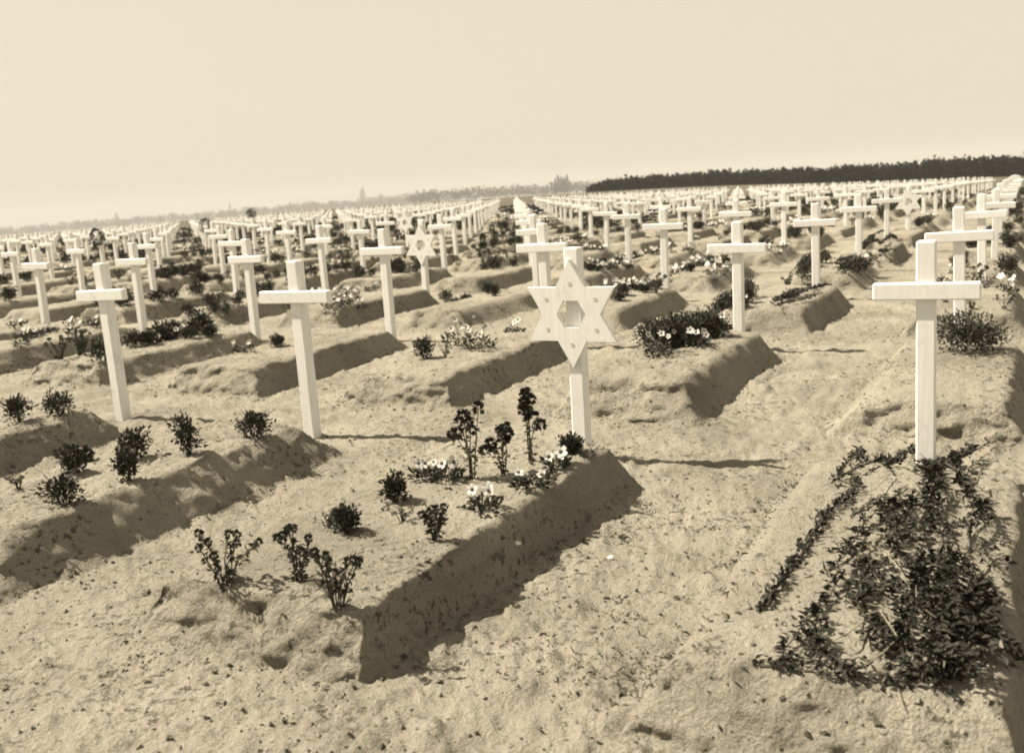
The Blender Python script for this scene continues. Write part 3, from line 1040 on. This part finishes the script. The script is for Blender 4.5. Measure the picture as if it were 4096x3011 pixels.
VME = {}
DESC = {'shrub': 'dark bushy plant', 'pansy': 'low pale-flowered plant', 'leggy': 'leggy dark plant', 'bed': 'pale flower clump', 'twiggy': 'thin withered plant'}
fv, ff, fm, fo = [], [], [], 0
kind_n = {}
for d, kd, p, j, s, gi in spots:
    v = bed_rng.randrange(6)
    if n_ind < 420 and kind_n.get(kd, 0) < 140:
        n_ind += 1; kind_n[kd] = kind_n.get(kd, 0) + 1
        key = (kd, v)
        if key not in VME:
            V, F, ms = plant_single(kd, v, 0.6)
            VME[key] = mesh_np(KIND_NAME[kd], V, F, [M_LEAF, M_STEM, M_PETAL], ms)
        o = link(KIND_NAME[kd], VME[key], loc=(p[0], p[1], ground_hit(p[0], p[1])), rot=(0, 0, bed_rng.uniform(-.7, .7)), scale=(s, s, s))
        tag(o, (DESC[kd] + ', ' + place_words(gi, j)) if j <= 5 else f'{DESC[kd]} on a {ORD[j]}-row mound, the large star\'s row being first', KIND_CAT[kd], f'{DESC[kd]}s in rows')
    else:
        V, F, ms = plant_single(kd, v, 0.3 if d < 30 else 0.13)
        a = bed_rng.random() * 6.28 if kd not in ('pansy', 'bed') else bed_rng.uniform(-.6, .6)
        c, sn = math.cos(a), math.sin(a)
        k = s * (1.0 if d < 30 else 1.2)
        z = ground_hit(p[0], p[1])
        W = np.stack([(V[:, 0] * c - V[:, 1] * sn) * k + p[0], (V[:, 0] * sn + V[:, 1] * c) * k + p[1], V[:, 2] * k + z], 1)
        fv.append(W); ff.append(F + fo); fm.append(ms); fo += len(W)
o = link('far_grave_planting', mesh_np('far_grave_planting', np.vstack(fv), np.vstack(ff), [M_LEAF, M_STEM, M_PETAL], np.concatenate(fm)))
tag(o, 'shrubs and flowers planted on the farther grave mounds', 'planting', kind='stuff')


# ---------------------------------------------------------------- evergreen sprays and wreaths
def branch_geo(rng, pts, leaf=0.03, dens=60, width=0.6, thick=0.004, lift=0.012):
    """a cut evergreen branch lying along pts: stem and leaves on both sides"""
    pts = np.asarray(pts, float)
    seg = np.linalg.norm(np.diff(pts, axis=0), axis=1); L = seg.sum()
    cum = np.concatenate([[0], np.cumsum(seg)])
    ts = np.linspace(0, L, max(6, int(L / 0.05)))
    path = np.stack([np.interp(ts, cum, pts[:, q]) for q in range(3)], 1)
    path[:, :2] += 0.010 * np.stack([fbm(ts * 6 + rng.random() * 50, ts * 0, seed=3, octaves=2), fbm(ts * 6 + 31 + rng.random() * 50, ts * 0, seed=4, octaves=2)], 1)
    stem = tube_tris(path, thick, thick * 0.4, 4)
    n = max(8, int(L * dens))
    t = rng.random(n) * L
    P = np.stack([np.interp(t, ts, path[:, q]) for q in range(3)], 1)
    T = np.stack([np.interp(t + 0.02, ts, path[:, q]) - np.interp(t - 0.02, ts, path[:, q]) for q in range(3)], 1)
    T /= np.maximum(np.linalg.norm(T, axis=1, keepdims=True), 1e-6)
    side = np.cross(T, [0, 0, 1.0]) * rng.choice([-1, 1], n)[:, None]
    D = T * 0.55 + side * width + rng.normal(size=(n, 3)) * 0.35 + np.array([0, 0, 0.25])
    P = P + rng.normal(size=(n, 3)) * 0.006 + np.array([0, 0, lift * 0.5])
    lv = leaves(P, D, rnd_dirs(rng, n, 1.2), rng.uniform(.7, 1.3, n) * leaf, rng.uniform(.35, .6, n) * leaf, 0.15)
    return stem, lv


def spray(name, label, cat, polylines, seed, leaf=0.03, dens=60, px=True, z=0.22, lift=0.02):
    rng = np.random.default_rng(seed)
    e = None
    for pl in polylines:
        if px:
            pts = []
            for q, (x, y) in enumerate(pl):
                p = at2(x, y, z)
                hz = ground_hit(p[0], p[1])
                p = at2(x, y, hz - float(gz(p[0], p[1])) + lift)
                pts.append((p[0], p[1], p[2] + rng.uniform(0, lift)))
        else:
            pts = pl
        if e is None:
            e = link(name, None, loc=pts[0]); tag(e, label, cat)
            org = np.array(pts[0])
        st, lv = branch_geo(rng, np.array(pts) - org, leaf * rng.uniform(.65, 1.35), dens * rng.uniform(.45, 1.25), rng.uniform(.35, .9))
        b_ = link('branch', mesh_np('branch', *st, M_STEM), parent=e)
        link('foliage', mesh_np('foliage', *lv, M_EVER), parent=b_)
    return e


GAR = [[(1655, 1340), (1700, 1300), (1728, 1250), (1775, 1190), (1805, 1135), (1850, 1100), (1880, 1060)]]
spray('evergreen_garland', 'thin leafy garland curving along the sunny edge of the branch-strewn mound', 'garland', GAR, 1, 0.030, 300, lift=0.006)
GAR2 = [[(1830, 1062), (1865, 1035), (1910, 1020), (1960, 1012)], [(1890, 1010), (1885, 990)], [(1950, 1030), (1990, 1000), (2003, 985), (2025, 1010)]]
spray('evergreen_sprig', 'short evergreen sprigs sticking up beneath the tall cross', 'sprig', GAR2, 2, 0.032, 120)
rg = random.Random(3)
HEAP = []
for k in range(44):                                              # the heap: branches radiating from the head of the mound
    x, y = rg.uniform(1850, 2165), rg.uniform(1005, 1235)
    a = rg.uniform(-0.6, 2.6)
    L = rg.uniform(50, 120)
    HEAP.append([(x, y), (x + .5 * L * math.cos(a) + rg.uniform(-10, 10), y + .5 * L * math.sin(a)), (x + L * math.cos(a), y + L * math.sin(a))])
spray('evergreen_heap', 'thick heap of dark evergreen branches covering the mound below the tall cross', 'branches', HEAP, 3, 0.026, 190, lift=0.035)
LOW = [[(1850, 1260), (1815, 1320), (1760, 1395), (1715, 1440)], [(1800, 1345), (1810, 1420), (1800, 1460)], [(1990, 1300), (1975, 1400), (1965, 1470)],
       [(1900, 1280), (1910, 1360), (1930, 1440)], [(2040, 1330), (2030, 1420), (2040, 1490)], [(1870, 1250), (1960, 1240), (2060, 1270)],
       [(1840, 1300), (1880, 1290), (1900, 1260)], [(1760, 1385), (1800, 1420), (1850, 1475)], [(2080, 1290), (2110, 1380), (2100, 1480)],
       [(1950, 1180), (2000, 1250), (2050, 1330)], [(1880, 1330), (1905, 1300), (1950, 1280)], [(2010, 1420), (2050, 1440), (2100, 1430)]]
for k in range(26):
    x, y = rg.uniform(1730, 2150), rg.uniform(1240, 1490)
    if x < 1850 - (y - 1240) * .5: continue
    a = rg.uniform(-0.5, 3.0); L = rg.uniform(60, 170); b2 = a + rg.uniform(-.6, .6)
    LOW.append([(x, y), (x + .5 * L * math.cos(a), y + .5 * L * math.sin(a)), (x + .5 * L * (math.cos(a) + math.cos(b2)), y + .5 * L * (math.sin(a) + math.sin(b2)))])
spray('evergreen_branch_pile', 'loose evergreen branches lying crosswise at the foot of the branch-strewn mound', 'branches', LOW, 4, 0.026, 240, lift=0.012)
FOOT = [[(1600, 1475), (1640, 1462), (1690, 1470), (1740, 1460)], [(2040, 1500), (2100, 1470), (2150, 1480)], [(1930, 1500), (2000, 1505), (2080, 1515)], [(1625, 1465), (1690, 1455), (1760, 1470), (1830, 1485), (1900, 1480)], [(1600, 1495), (1680, 1500), (1760, 1515)], [(1700, 1465), (1760, 1440), (1800, 1450)],
        [(1850, 1470), (1940, 1490), (2040, 1480), (2120, 1500)]]
spray('fallen_branch', 'long evergreen branch lying across the end of the branch-strewn mound', 'branch', FOOT, 5, 0.026, 240, lift=0.008)
rgt = np.random.default_rng(77)
TWIGS = link('dry_twigs', None, loc=at2(1990, 1150, 0.22)); tag(TWIGS, 'pale dry twigs sticking out of the dark evergreen heap', 'twigs')
for k in range(22):
    x, y = rgt.uniform(1860, 2110), rgt.uniform(1030, 1420)
    a = rgt.uniform(0.2, 2.6); L = rgt.uniform(40, 110)
    p0, p1 = at2(x, y, 0.25), at2(x + L * math.cos(a), y + L * math.sin(a), 0.255 + .05 * rgt.random())
    org = np.array(TWIGS.location)
    link('twig', mesh_np('twig', *tube_tris([p0 - org, (p0 + p1) / 2 - org + rgt.normal(size=3) * .012, p1 - org], 0.0028, 0.0016, 4), M_DRY), parent=TWIGS)
DARK = []
for k in range(44):                                              # matted dark branches on the shaded side of the same mound
    x, y = rg.uniform(2000, 2170), rg.uniform(1205, 1450)
    a = rg.uniform(0.2, 2.2); L = rg.uniform(50, 110)
    DARK.append([(x, y), (x + .5 * L * math.cos(a) + rg.uniform(-10, 10), y + .5 * L * math.sin(a)), (x + L * math.cos(a), y + L * math.sin(a))])
spray('evergreen_mat', 'matted blackish evergreen branches on the shaded side of the branch-strewn mound', 'branches', DARK, 9, 0.027, 260, lift=0.035)
S1 = [[(1690, 668), (1735, 650), (1780, 635), (1815, 628)], [(1725, 655), (1730, 625), (1738, 600)], [(1735, 650), (1725, 620), (1715, 612)], [(1700, 672), (1750, 662), (1800, 645)],
      [(1740, 650), (1770, 625), (1800, 610)], [(1710, 660), (1745, 640), (1790, 622)]]
spray('evergreen_spray', 'evergreen spray with one upright sprig on a square-edged third-row mound', 'spray', S1, 6, 0.04, 110, lift=0.02)
S2 = [[(1875, 555), (1900, 540), (1935, 530), (1970, 545)], [(1890, 550), (1915, 522), (1940, 510)], [(1930, 540), (1955, 520), (1975, 530)], [(1840, 580), (1860, 570), (1890, 562)], [(1900, 555), (1940, 552), (1975, 555)]]
spray('evergreen_bouquet', 'bushy evergreen bouquet with pale leaves on the mound behind the square-edged one', 'bouquet', S2, 7, 0.05, 110, lift=0.05)


def hung_wreath(i, j, R, label, seed, tube_r=0.045, n=420, zc=None):
    G = GRAVE[(i, j)]
    if 'cpos' not in G: return
    x, y, z = G['cpos']
    rng = np.random.default_rng(seed)
    e = link('hung_wreath', None, loc=(x, y, z), rot=(0, 0, ROTZ)); tag(e, label, 'wreath')
    zc = H_CROSS - 0.10 if zc is None else zc
    a = rng.random(n) * 2 * math.pi; b_ = rng.random(n) * 2 * math.pi
    rr_ = R + tube_r * np.cos(b_) * rng.random(n) ** .5
    yy = -0.085 + tube_r * np.sin(b_)
    P = np.stack([rr_ * np.cos(a), yy, zc + rr_ * np.sin(a)], 1)
    D = np.stack([-np.sin(a), np.sin(b_) * .8, np.cos(a)], 1) + rng.normal(size=(n, 3)) * .5
    link('foliage', mesh_np('foliage', *leaves(P, D, rnd_dirs(rng, n), rng.uniform(.03, .06, n), rng.uniform(.02, .035, n)), M_EVER), parent=e)
    ring = [(R * math.cos(q), -0.085, zc + R * math.sin(q)) for q in np.linspace(0, 2 * math.pi, 25)]
    link('hoop', mesh_np('hoop', *tube_tris(ring, 0.012, 0.012, 5), M_STEM), parent=e)


hung_wreath(10, 3, 0.17, 'thin dark wreath hung round the top of a fourth-row cross', 31, 0.035, 330)
hung_wreath(12, 5, 0.20, 'large open dark wreath hung on a sixth-row cross', 32, 0.06, 420)
best = min(((abs(G['x'] - 1066), G['i']) for G in graves if G['j'] == 9))[1]
hung_wreath(best, 9, 0.17, 'thick round dark wreath on a tenth-row cross, rising above the far crosses', 33, 0.12, 700, H_CROSS + 0.12)

# ---------------------------------------------------------------- crumbs of soil, weeds, pebbles
def clods():
    n = 26000
    rng = np.random.default_rng(4)
    r = 2.0 + 12 * rng.random(n) ** 1.5; a = np.radians(rng.uniform(-37, 37, n))
    x, y = r * np.sin(a), r * np.cos(a)
    keep = fbm(x * 1.3, y * 1.3, seed=55, octaves=3) > rng.normal(size=n) * .5 - .1
    x, y = x[keep], y[keep]
    for G in mounds_vis[:16]:
        m_ = 420
        u = rng.choice([-1, 1], m_) * (.52 + np.abs(rng.normal(size=m_)) * .06); v = rng.uniform(-1.2, 1.2, m_)
        e_ = rng.random(m_) < .3
        u = np.where(e_, rng.uniform(-.5, .5, m_), u); v = np.where(e_, -1.17 - np.abs(rng.normal(size=m_)) * .07, v)
        x = np.concatenate([x, G['mc'][0] - RR[0] * u + CC[0] * v]); y = np.concatenate([y, G['mc'][1] - RR[1] * u + CC[1] * v])
    n = len(x)
    base = np.array([(1, 0, 0), (-1, 0, 0), (0, 1, 0), (0, -1, 0), (0, 0, 1), (0, 0, -.6)], float)
    fc = np.array([(0, 2, 4), (2, 1, 4), (1, 3, 4), (3, 0, 4), (2, 0, 5), (1, 2, 5), (3, 1, 5), (0, 3, 5)])
    V = np.zeros((n, 6, 3))
    s = rng.gamma(1.4, 0.0030, n).clip(0.002, 0.013)
    zz = np.array([ground_hit(x[k], y[k]) for k in range(n)])
    for q in range(6):
        V[:, q, :] = base[q] * (s * 1.0)[:, None] * rng.uniform(.7, 1.15, (n, 1)) + rng.normal(size=(n, 3)) * (s * .25)[:, None]
        V[:, q, 0] += x; V[:, q, 1] += y; V[:, q, 2] = V[:, q, 2] * .7 + zz + s * .25
    F = (np.arange(n)[:, None, None] * 6 + fc[None]).reshape(-1, 3)
    o = link('soil_crumbs', mesh_np('soil_crumbs', V.reshape(-1, 3), F, [M_SOIL, M_STEM], (np.repeat(rng.random(n) < .38, 8)).astype(int), smooth=False))
    tag(o, 'crumbs of sandy soil scattered over paths and mounds', 'soil crumbs', kind='stuff')


def weeds():
    rng = np.random.default_rng(14)
    patches = [(1480, 1130, 90, 26), (1620, 1250, 120, 30), (1700, 1110, 80, 24), (1300, 1350, 160, 26), (1560, 1420, 150, 24), (1760, 1060, 60, 20), (1900, 950, 80, 12),
               (1250, 1480, 200, 30), (1950, 860, 60, 14), (1480, 1490, 150, 40), (600, 1420, 200, 16), (1350, 1180, 60, 20)]
    P, D, Nn, L, Wd = [], [], [], [], []
    for (px, py, spr, cnt) in patches:
        for _ in range(cnt):
            x, y, _z = at2(px + rng.normal() * spr * .5, py + rng.normal() * spr * .22)
            z = ground_hit(x, y)
            for q in range(rng.integers(2, 6)):
                P.append((x + rng.normal() * .014, y + rng.normal() * .014, z))
                D.append((rng.normal(), rng.normal(), rng.uniform(.15, .9)))
                Nn.append(rng.normal(size=3)); L.append(rng.uniform(.010, .034)); Wd.append(rng.uniform(.003, .008))
    V, F = leaves(np.array(P), np.array(D), np.array(Nn), np.array(L), np.array(Wd))
    o = link('sparse_weeds', mesh_np('sparse_weeds', V, F, M_LEAF2))
    tag(o, 'sparse weeds and dry stalks on the sandy path', 'weeds', kind='stuff')


DG.update()
clods()
weeds()


def pebble(px, py, s, label):
    p = at2(px, py, 0.0); z = ground_hit(p[0], p[1])
    p = at2(px, py, z - float(gz(p[0], p[1]))); z = ground_hit(p[0], p[1])
    import bmesh
    bm = bmesh.new(); bmesh.ops.create_icosphere(bm, subdivisions=2, radius=s)
    rng = np.random.default_rng(int(px))
    for v in bm.verts:
        k = 1 + 0.28 * float(vnoise(np.array([v.co.x / s * 1.3 + px]), np.array([v.co.y / s * 1.3]), np.array([v.co.z / s * 1.3]), 5)[0])
        v.co = v.co * k; v.co.z *= .65
    me = bpy.data.meshes.new('pebble'); bm.to_mesh(me); bm.free(); me.materials.append(M_PEBBLE)
    o = link('pebble', me, loc=(p[0], p[1], z + s * .3)); tag(o, label, 'pebble')


pebble(1130, 1120, .016, 'small white pebble beside the largest pansy blooms')
pebble(1340, 1228, .018, 'small pale pebble at the shaded foot of the pansy mound')

# ---------------------------------------------------------------- wood, poplars, tree belt, town
SF = 1.75                                                        # distance factor of everything beyond the wood


def far_point(px, Y):
    d = ray(px, 760.0)
    return d[0] / d[1] * Y


def crown_cloud(rng, n, centre, rx, rz, leaf, shape='round'):
    u = rnd_dirs(rng, n, 0.0); r = rng.random(n) ** .4
    P = u * r[:, None] * np.array([rx, rx, rz])
    if shape == 'cone':
        h = rng.random(n) ** 1.3
        a = rng.random(n) * 6.28; q = (1 - h) * rx * rng.random(n) ** .5 + .05
        P = np.stack([np.cos(a) * q, np.sin(a) * q, (h * 2 - 1) * rz], 1)
    V, F = leaves(P + centre, rnd_dirs(rng, n, .2), rnd_dirs(rng, n, .4), rng.uniform(.6, 1.4, n) * leaf, rng.uniform(.5, 1., n) * leaf)
    return V, F


def pine_wood():
    rng = np.random.default_rng(8)
    parts = []
    x0, x1 = far_point(2375, 285), far_point(4300, 225)
    n = 1250
    for k in range(n):
        t = k / n
        depth = rng.random() ** 1.6 * 22
        X = x0 + (x1 - x0) * t + rng.normal() * .4
        Y = 285 - 60 * t + depth
        hgt = (2.9 + 1.2 * t + rng.normal() * .38 + .5 * float(vnoise(np.array([t * 46.0]), np.array([2.0]))[0])) * (0.42 + .58 * min(1, t / 0.07 + rng.random() * .15))
        z = float(gz(X, Y))
        parts.append(crown_cloud(rng, 44, np.array([X, Y, z + hgt * .5]), 0.95 + .2 * rng.random(), hgt * .52, 0.75, 'cone'))
    V, F = join(parts)
    o = link('pine_wood', mesh_np('pine_wood', V, F, M_PINE)); tag(o, 'dark dense pine wood closing the field behind the crosses', 'wood', kind='stuff')


pine_wood()


def poplar(px, Y, h, w, seed, label):
    Y, h, w = Y * SF, h * SF, w * SF
    rng = np.random.default_rng(seed)
    X = far_point(px, Y); z = float(gz(X, Y))
    e = link('poplar_tree', None, loc=(X, Y, z)); tag(e, label, 'tree', 'poplars in the distance')
    m = MB(); m.tube([(0, 0, -.3), (0.05, 0, h * .4), (0, 0, h * .95)], [.28, .18, .04], 6)
    for k in range(9):
        a = rng.random() * 6.28; zz = h * rng.uniform(.2, .7)
        m.tube([(0, 0, zz), (math.cos(a) * w * .5, math.sin(a) * w * .5, zz + h * .14), (math.cos(a) * w * .7, math.sin(a) * w * .7, zz + h * .28)], [.08, .05, .02], 4)
    link('trunk', m.mesh('trunk', M_BARK), parent=e)
    n = 760
    hh = rng.random(n); a = rng.random(n) * 6.28
    q = w * np.clip(hh / .22, 0, 1) ** .5 * (1 - hh) ** .55 * rng.random(n) ** .5 * (1 + .4 * vnoise(hh * 7 + seed, a))
    P = np.stack([np.cos(a) * q, np.sin(a) * q, h * (.12 + .88 * hh)], 1)
    D = np.stack([np.cos(a) * .4, np.sin(a) * .4, np.ones(n)], 1)
    link('crown', mesh_np('crown', *leaves(P, D, rnd_dirs(rng, n), rng.uniform(.9, 2.0, n), rng.uniform(.5, 1.0, n)), M_FARTREE), parent=e)


for q, (px, h, w) in enumerate([(2222, 14.5, 2.1), (2234, 17.5, 2.2), (2246, 16.0, 2.2), (2258, 15.5, 2.0), (2270, 17.5, 2.3)]):
    poplar(px, 900 + 6 * (q % 3), h, w, 60 + q, 'slender poplar in the distant group beside the pine wood')


def tree_belt(name, label, xa, xb, Y, hmin, hmax, gap, seed):
    Y, hmin, hmax = Y * SF, hmin * SF, hmax * SF
    rng = np.random.default_rng(seed)
    parts = []
    X0, X1 = far_point(xa, Y), far_point(xb, Y)
    x = X0
    while x < X1:
        hgt = rng.uniform(hmin, hmax)
        y = Y + rng.normal() * 18
        z = float(gz(x, y))
        r = hgt * rng.uniform(.42, .7)
        parts.append(crown_cloud(rng, 70, np.array([x, y, z + hgt * .55]), r, hgt * .47, hgt * .22))
        x += r * rng.uniform(.5, gap)
    V, F = join(parts)
    o = link(name, mesh_np(name, V, F, M_FARTREE)); tag(o, label, 'trees', kind='stuff')


tree_belt('distant_tree_belt', 'belt of hazy round trees beyond the field beside the poplars', 1640, 2460, 1000, 8.0, 13.0, 1.25, 71)
tree_belt('far_tree_belt', 'faint low belt of trees in the haze beneath the church spires', -250, 1760, 1600, 11, 17, .8, 72)
tree_belt('farthest_tree_belt', 'faintest line of trees behind the distant round trees', 1500, 2700, 2100, 16, 26, .7, 73)


def tower(px, Y, w, h, spire, label, cap='spire'):
    Y, w, h, spire = Y * SF, w * SF, h * SF, spire * SF
    X = far_point(px, Y); z = float(gz(X, Y))
    e = link('church_tower', None, loc=(X, Y, z - .5)); tag(e, label, 'church tower')
    m = MB(); m.box((0, 0, h / 2), (w, w, h)); m.box((0, 0, h * .62), (w * 1.06, w * 1.06, .5)); m.box((0, 0, h + .2), (w * 1.1, w * 1.1, .6))
    link('tower_wall', m.mesh('tower_wall', M_STONE), parent=e)
    for sx in (-.22, .22):
        m = MB(); hw = w * .11
        m.prism([(-hw, 0), (hw, 0), (hw, w * .35), (0, w * .5), (-hw, w * .35)], -w / 2 - .12, -w / 2 + .1)
        link('belfry_window', m.mesh('belfry_window', M_GLASS), parent=e, loc=(w * sx, 0, h * .72))
    m = MB()
    if cap == 'spire':
        n = 8; rr_ = w * .56
        vs = [(rr_ * math.cos(2 * math.pi * k / n + .39), rr_ * math.sin(2 * math.pi * k / n + .39), h + .5) for k in range(n)] + [(0, 0, h + spire)]
        m.poly(vs, [(k, (k + 1) % n, n) for k in range(n)] + [tuple(range(n))[::-1]])
    else:
        prof = [(.52, 0), (.50, .25), (.40, .48), (.24, .62), (.15, .68), (.15, .82), (.06, .90), (.02, 1.0)]
        n = 10; vs, fs = [], []
        for (r_, t) in prof:
            vs += [(r_ * w * math.cos(2 * math.pi * k / n), r_ * w * math.sin(2 * math.pi * k / n), h + .5 + t * spire) for k in range(n)]
        for q in range(len(prof) - 1):
            fs += [(q * n + k, q * n + (k + 1) % n, (q + 1) * n + (k + 1) % n, (q + 1) * n + k) for k in range(n)]
        m.poly(vs, fs + [tuple(range(n))[::-1], tuple((len(prof) - 1) * n + k for k in range(n))])
    link('roof', m.mesh('roof', M_ROOF), parent=e)
    # nave behind the tower
    m = MB(); L = w * 3.2; nh = h * .42
    m.box((L / 2 + w * .45, 0, nh / 2), (L, w * 1.5, nh))
    link('nave_wall', m.mesh('nave_wall', M_STONE), parent=e)
    m = MB()
    x0, x1, yy = w * .45 - .3, w * .45 + L + .4, w * .82
    m.poly([(x0, -yy, nh), (x1, -yy, nh), (x1, yy, nh), (x0, yy, nh), (x0, 0, nh + w * .8), (x1, 0, nh + w * .8)],
           [(0, 1, 5, 4), (3, 4, 5, 2), (0, 4, 3), (1, 2, 5), (0, 3, 2, 1)])
    link('nave_roof', m.mesh('nave_roof', M_ROOF), parent=e)
    return e


tower(452, 2200, 9, 23, 15, 'broad church with a pointed spire, faint in the haze above the crosses')
tower(912, 2300, 5.0, 26, 20, 'church with a needle-thin spire, faint in the haze')
tower(1448, 2100, 11.5, 33, 14, 'tall bell tower with a domed cap, faint above the tree belt', 'dome')


def house(px, Y, w, dep, h, rh, label, name='house', dome=False):
    Y, w, dep, h, rh = Y * SF, w * SF, dep * SF, h * SF, rh * SF
    X = far_point(px, Y); z = float(gz(X, Y))
    e = link(name, None, loc=(X, Y, z - .4)); tag(e, label, 'building')
    m = MB(); m.box((0, 0, h / 2), (w, dep, h)); link('wall', m.mesh('wall', M_STONE), parent=e)
    m = MB(); x, y = w / 2 + .4, dep / 2 + .4
    m.poly([(-x, -y, h), (x, -y, h), (x, y, h), (-x, y, h), (-x * .8, 0, h + rh), (x * .8, 0, h + rh)], [(0, 1, 5, 4), (3, 4, 5, 2), (0, 4, 3), (1, 2, 5), (0, 3, 2, 1)])
    r_ = link('roof', m.mesh('roof', M_ROOF), parent=e)
    m = MB(); m.box((w * .25, 0, h + rh), (.8, .8, 2.4)); link('chimney', m.mesh('chimney', M_STONE), parent=r_)
    for k in range(max(2, int(w / 4))):
        m = MB(); m.box((0, 0, 0), (1.1, .2, 1.7))
        link('window', m.mesh('window', M_GLASS), parent=e, loc=(-w / 2 + (k + .5) * w / max(2, int(w / 4)), -dep / 2 - .04, h * .6))
    if dome:
        m = MB(); n = 10; vs, fs = [], []
        prof = [(q_ * SF, t * SF) for q_, t in [(3.2, 0), (3.2, 3), (2.8, 5), (1.6, 6.4), (.5, 7), (.35, 9.5)]]
        for (q_, t) in prof: vs += [(q_ * math.cos(2 * math.pi * k / n), q_ * math.sin(2 * math.pi * k / n), h + rh * .6 + t) for k in range(n)]
        for q in range(len(prof) - 1): fs += [(q * n + k, q * n + (k + 1) % n, (q + 1) * n + (k + 1) % n, (q + 1) * n + k) for k in range(n)]
        m.poly(vs, fs + [tuple((len(prof) - 1) * n + k for k in range(n))])
        link('dome', m.mesh('dome', M_ROOF), parent=r_)


house(1156, 2200, 34, 14, 19, 4, 'long town hall with a small central dome, faint in the haze', 'town_hall', True)
house(1235, 2150, 22, 12, 20, 5, 'big gabled building between the domed hall and the bell tower')
house(1340, 2150, 16, 10, 18, 5, 'hip-roofed house next to the bell tower, on the domed hall side')
house(1540, 2050, 18, 10, 17, 5, 'hip-roofed house on the poplar side of the bell tower')
house(1000, 2250, 20, 10, 18, 5, 'low house between the needle-thin spire and the domed hall')
house(1730, 1150, 16, 9, 4.5, 3.5, 'farmhouse at the edge of the round trees before the poplars', 'farmhouse')

# ---------------------------------------------------------------- haze
mb = MB(); mb.box((0, 0, 10), (11500, 11500, 110))
hz = link('haze', mb.mesh('haze', []))
tag(hz, 'thin summer haze over the plain', 'haze', kind='stuff')
hm = bpy.data.materials.new('haze'); hm.use_nodes = True
hn, hl = hm.node_tree.nodes, hm.node_tree.links
hn.clear()
pv = hn.new('ShaderNodeVolumePrincipled'); ho = hn.new('ShaderNodeOutputMaterial')
pv.inputs['Color'].default_value = (0.54, 0.54, 0.54, 1)
pv.inputs['Density'].default_value = 0.00028
pv.inputs['Anisotropy'].default_value = 0.0
hl.new(pv.outputs[0], ho.inputs['Volume'])
hz.data.materials.append(hm)
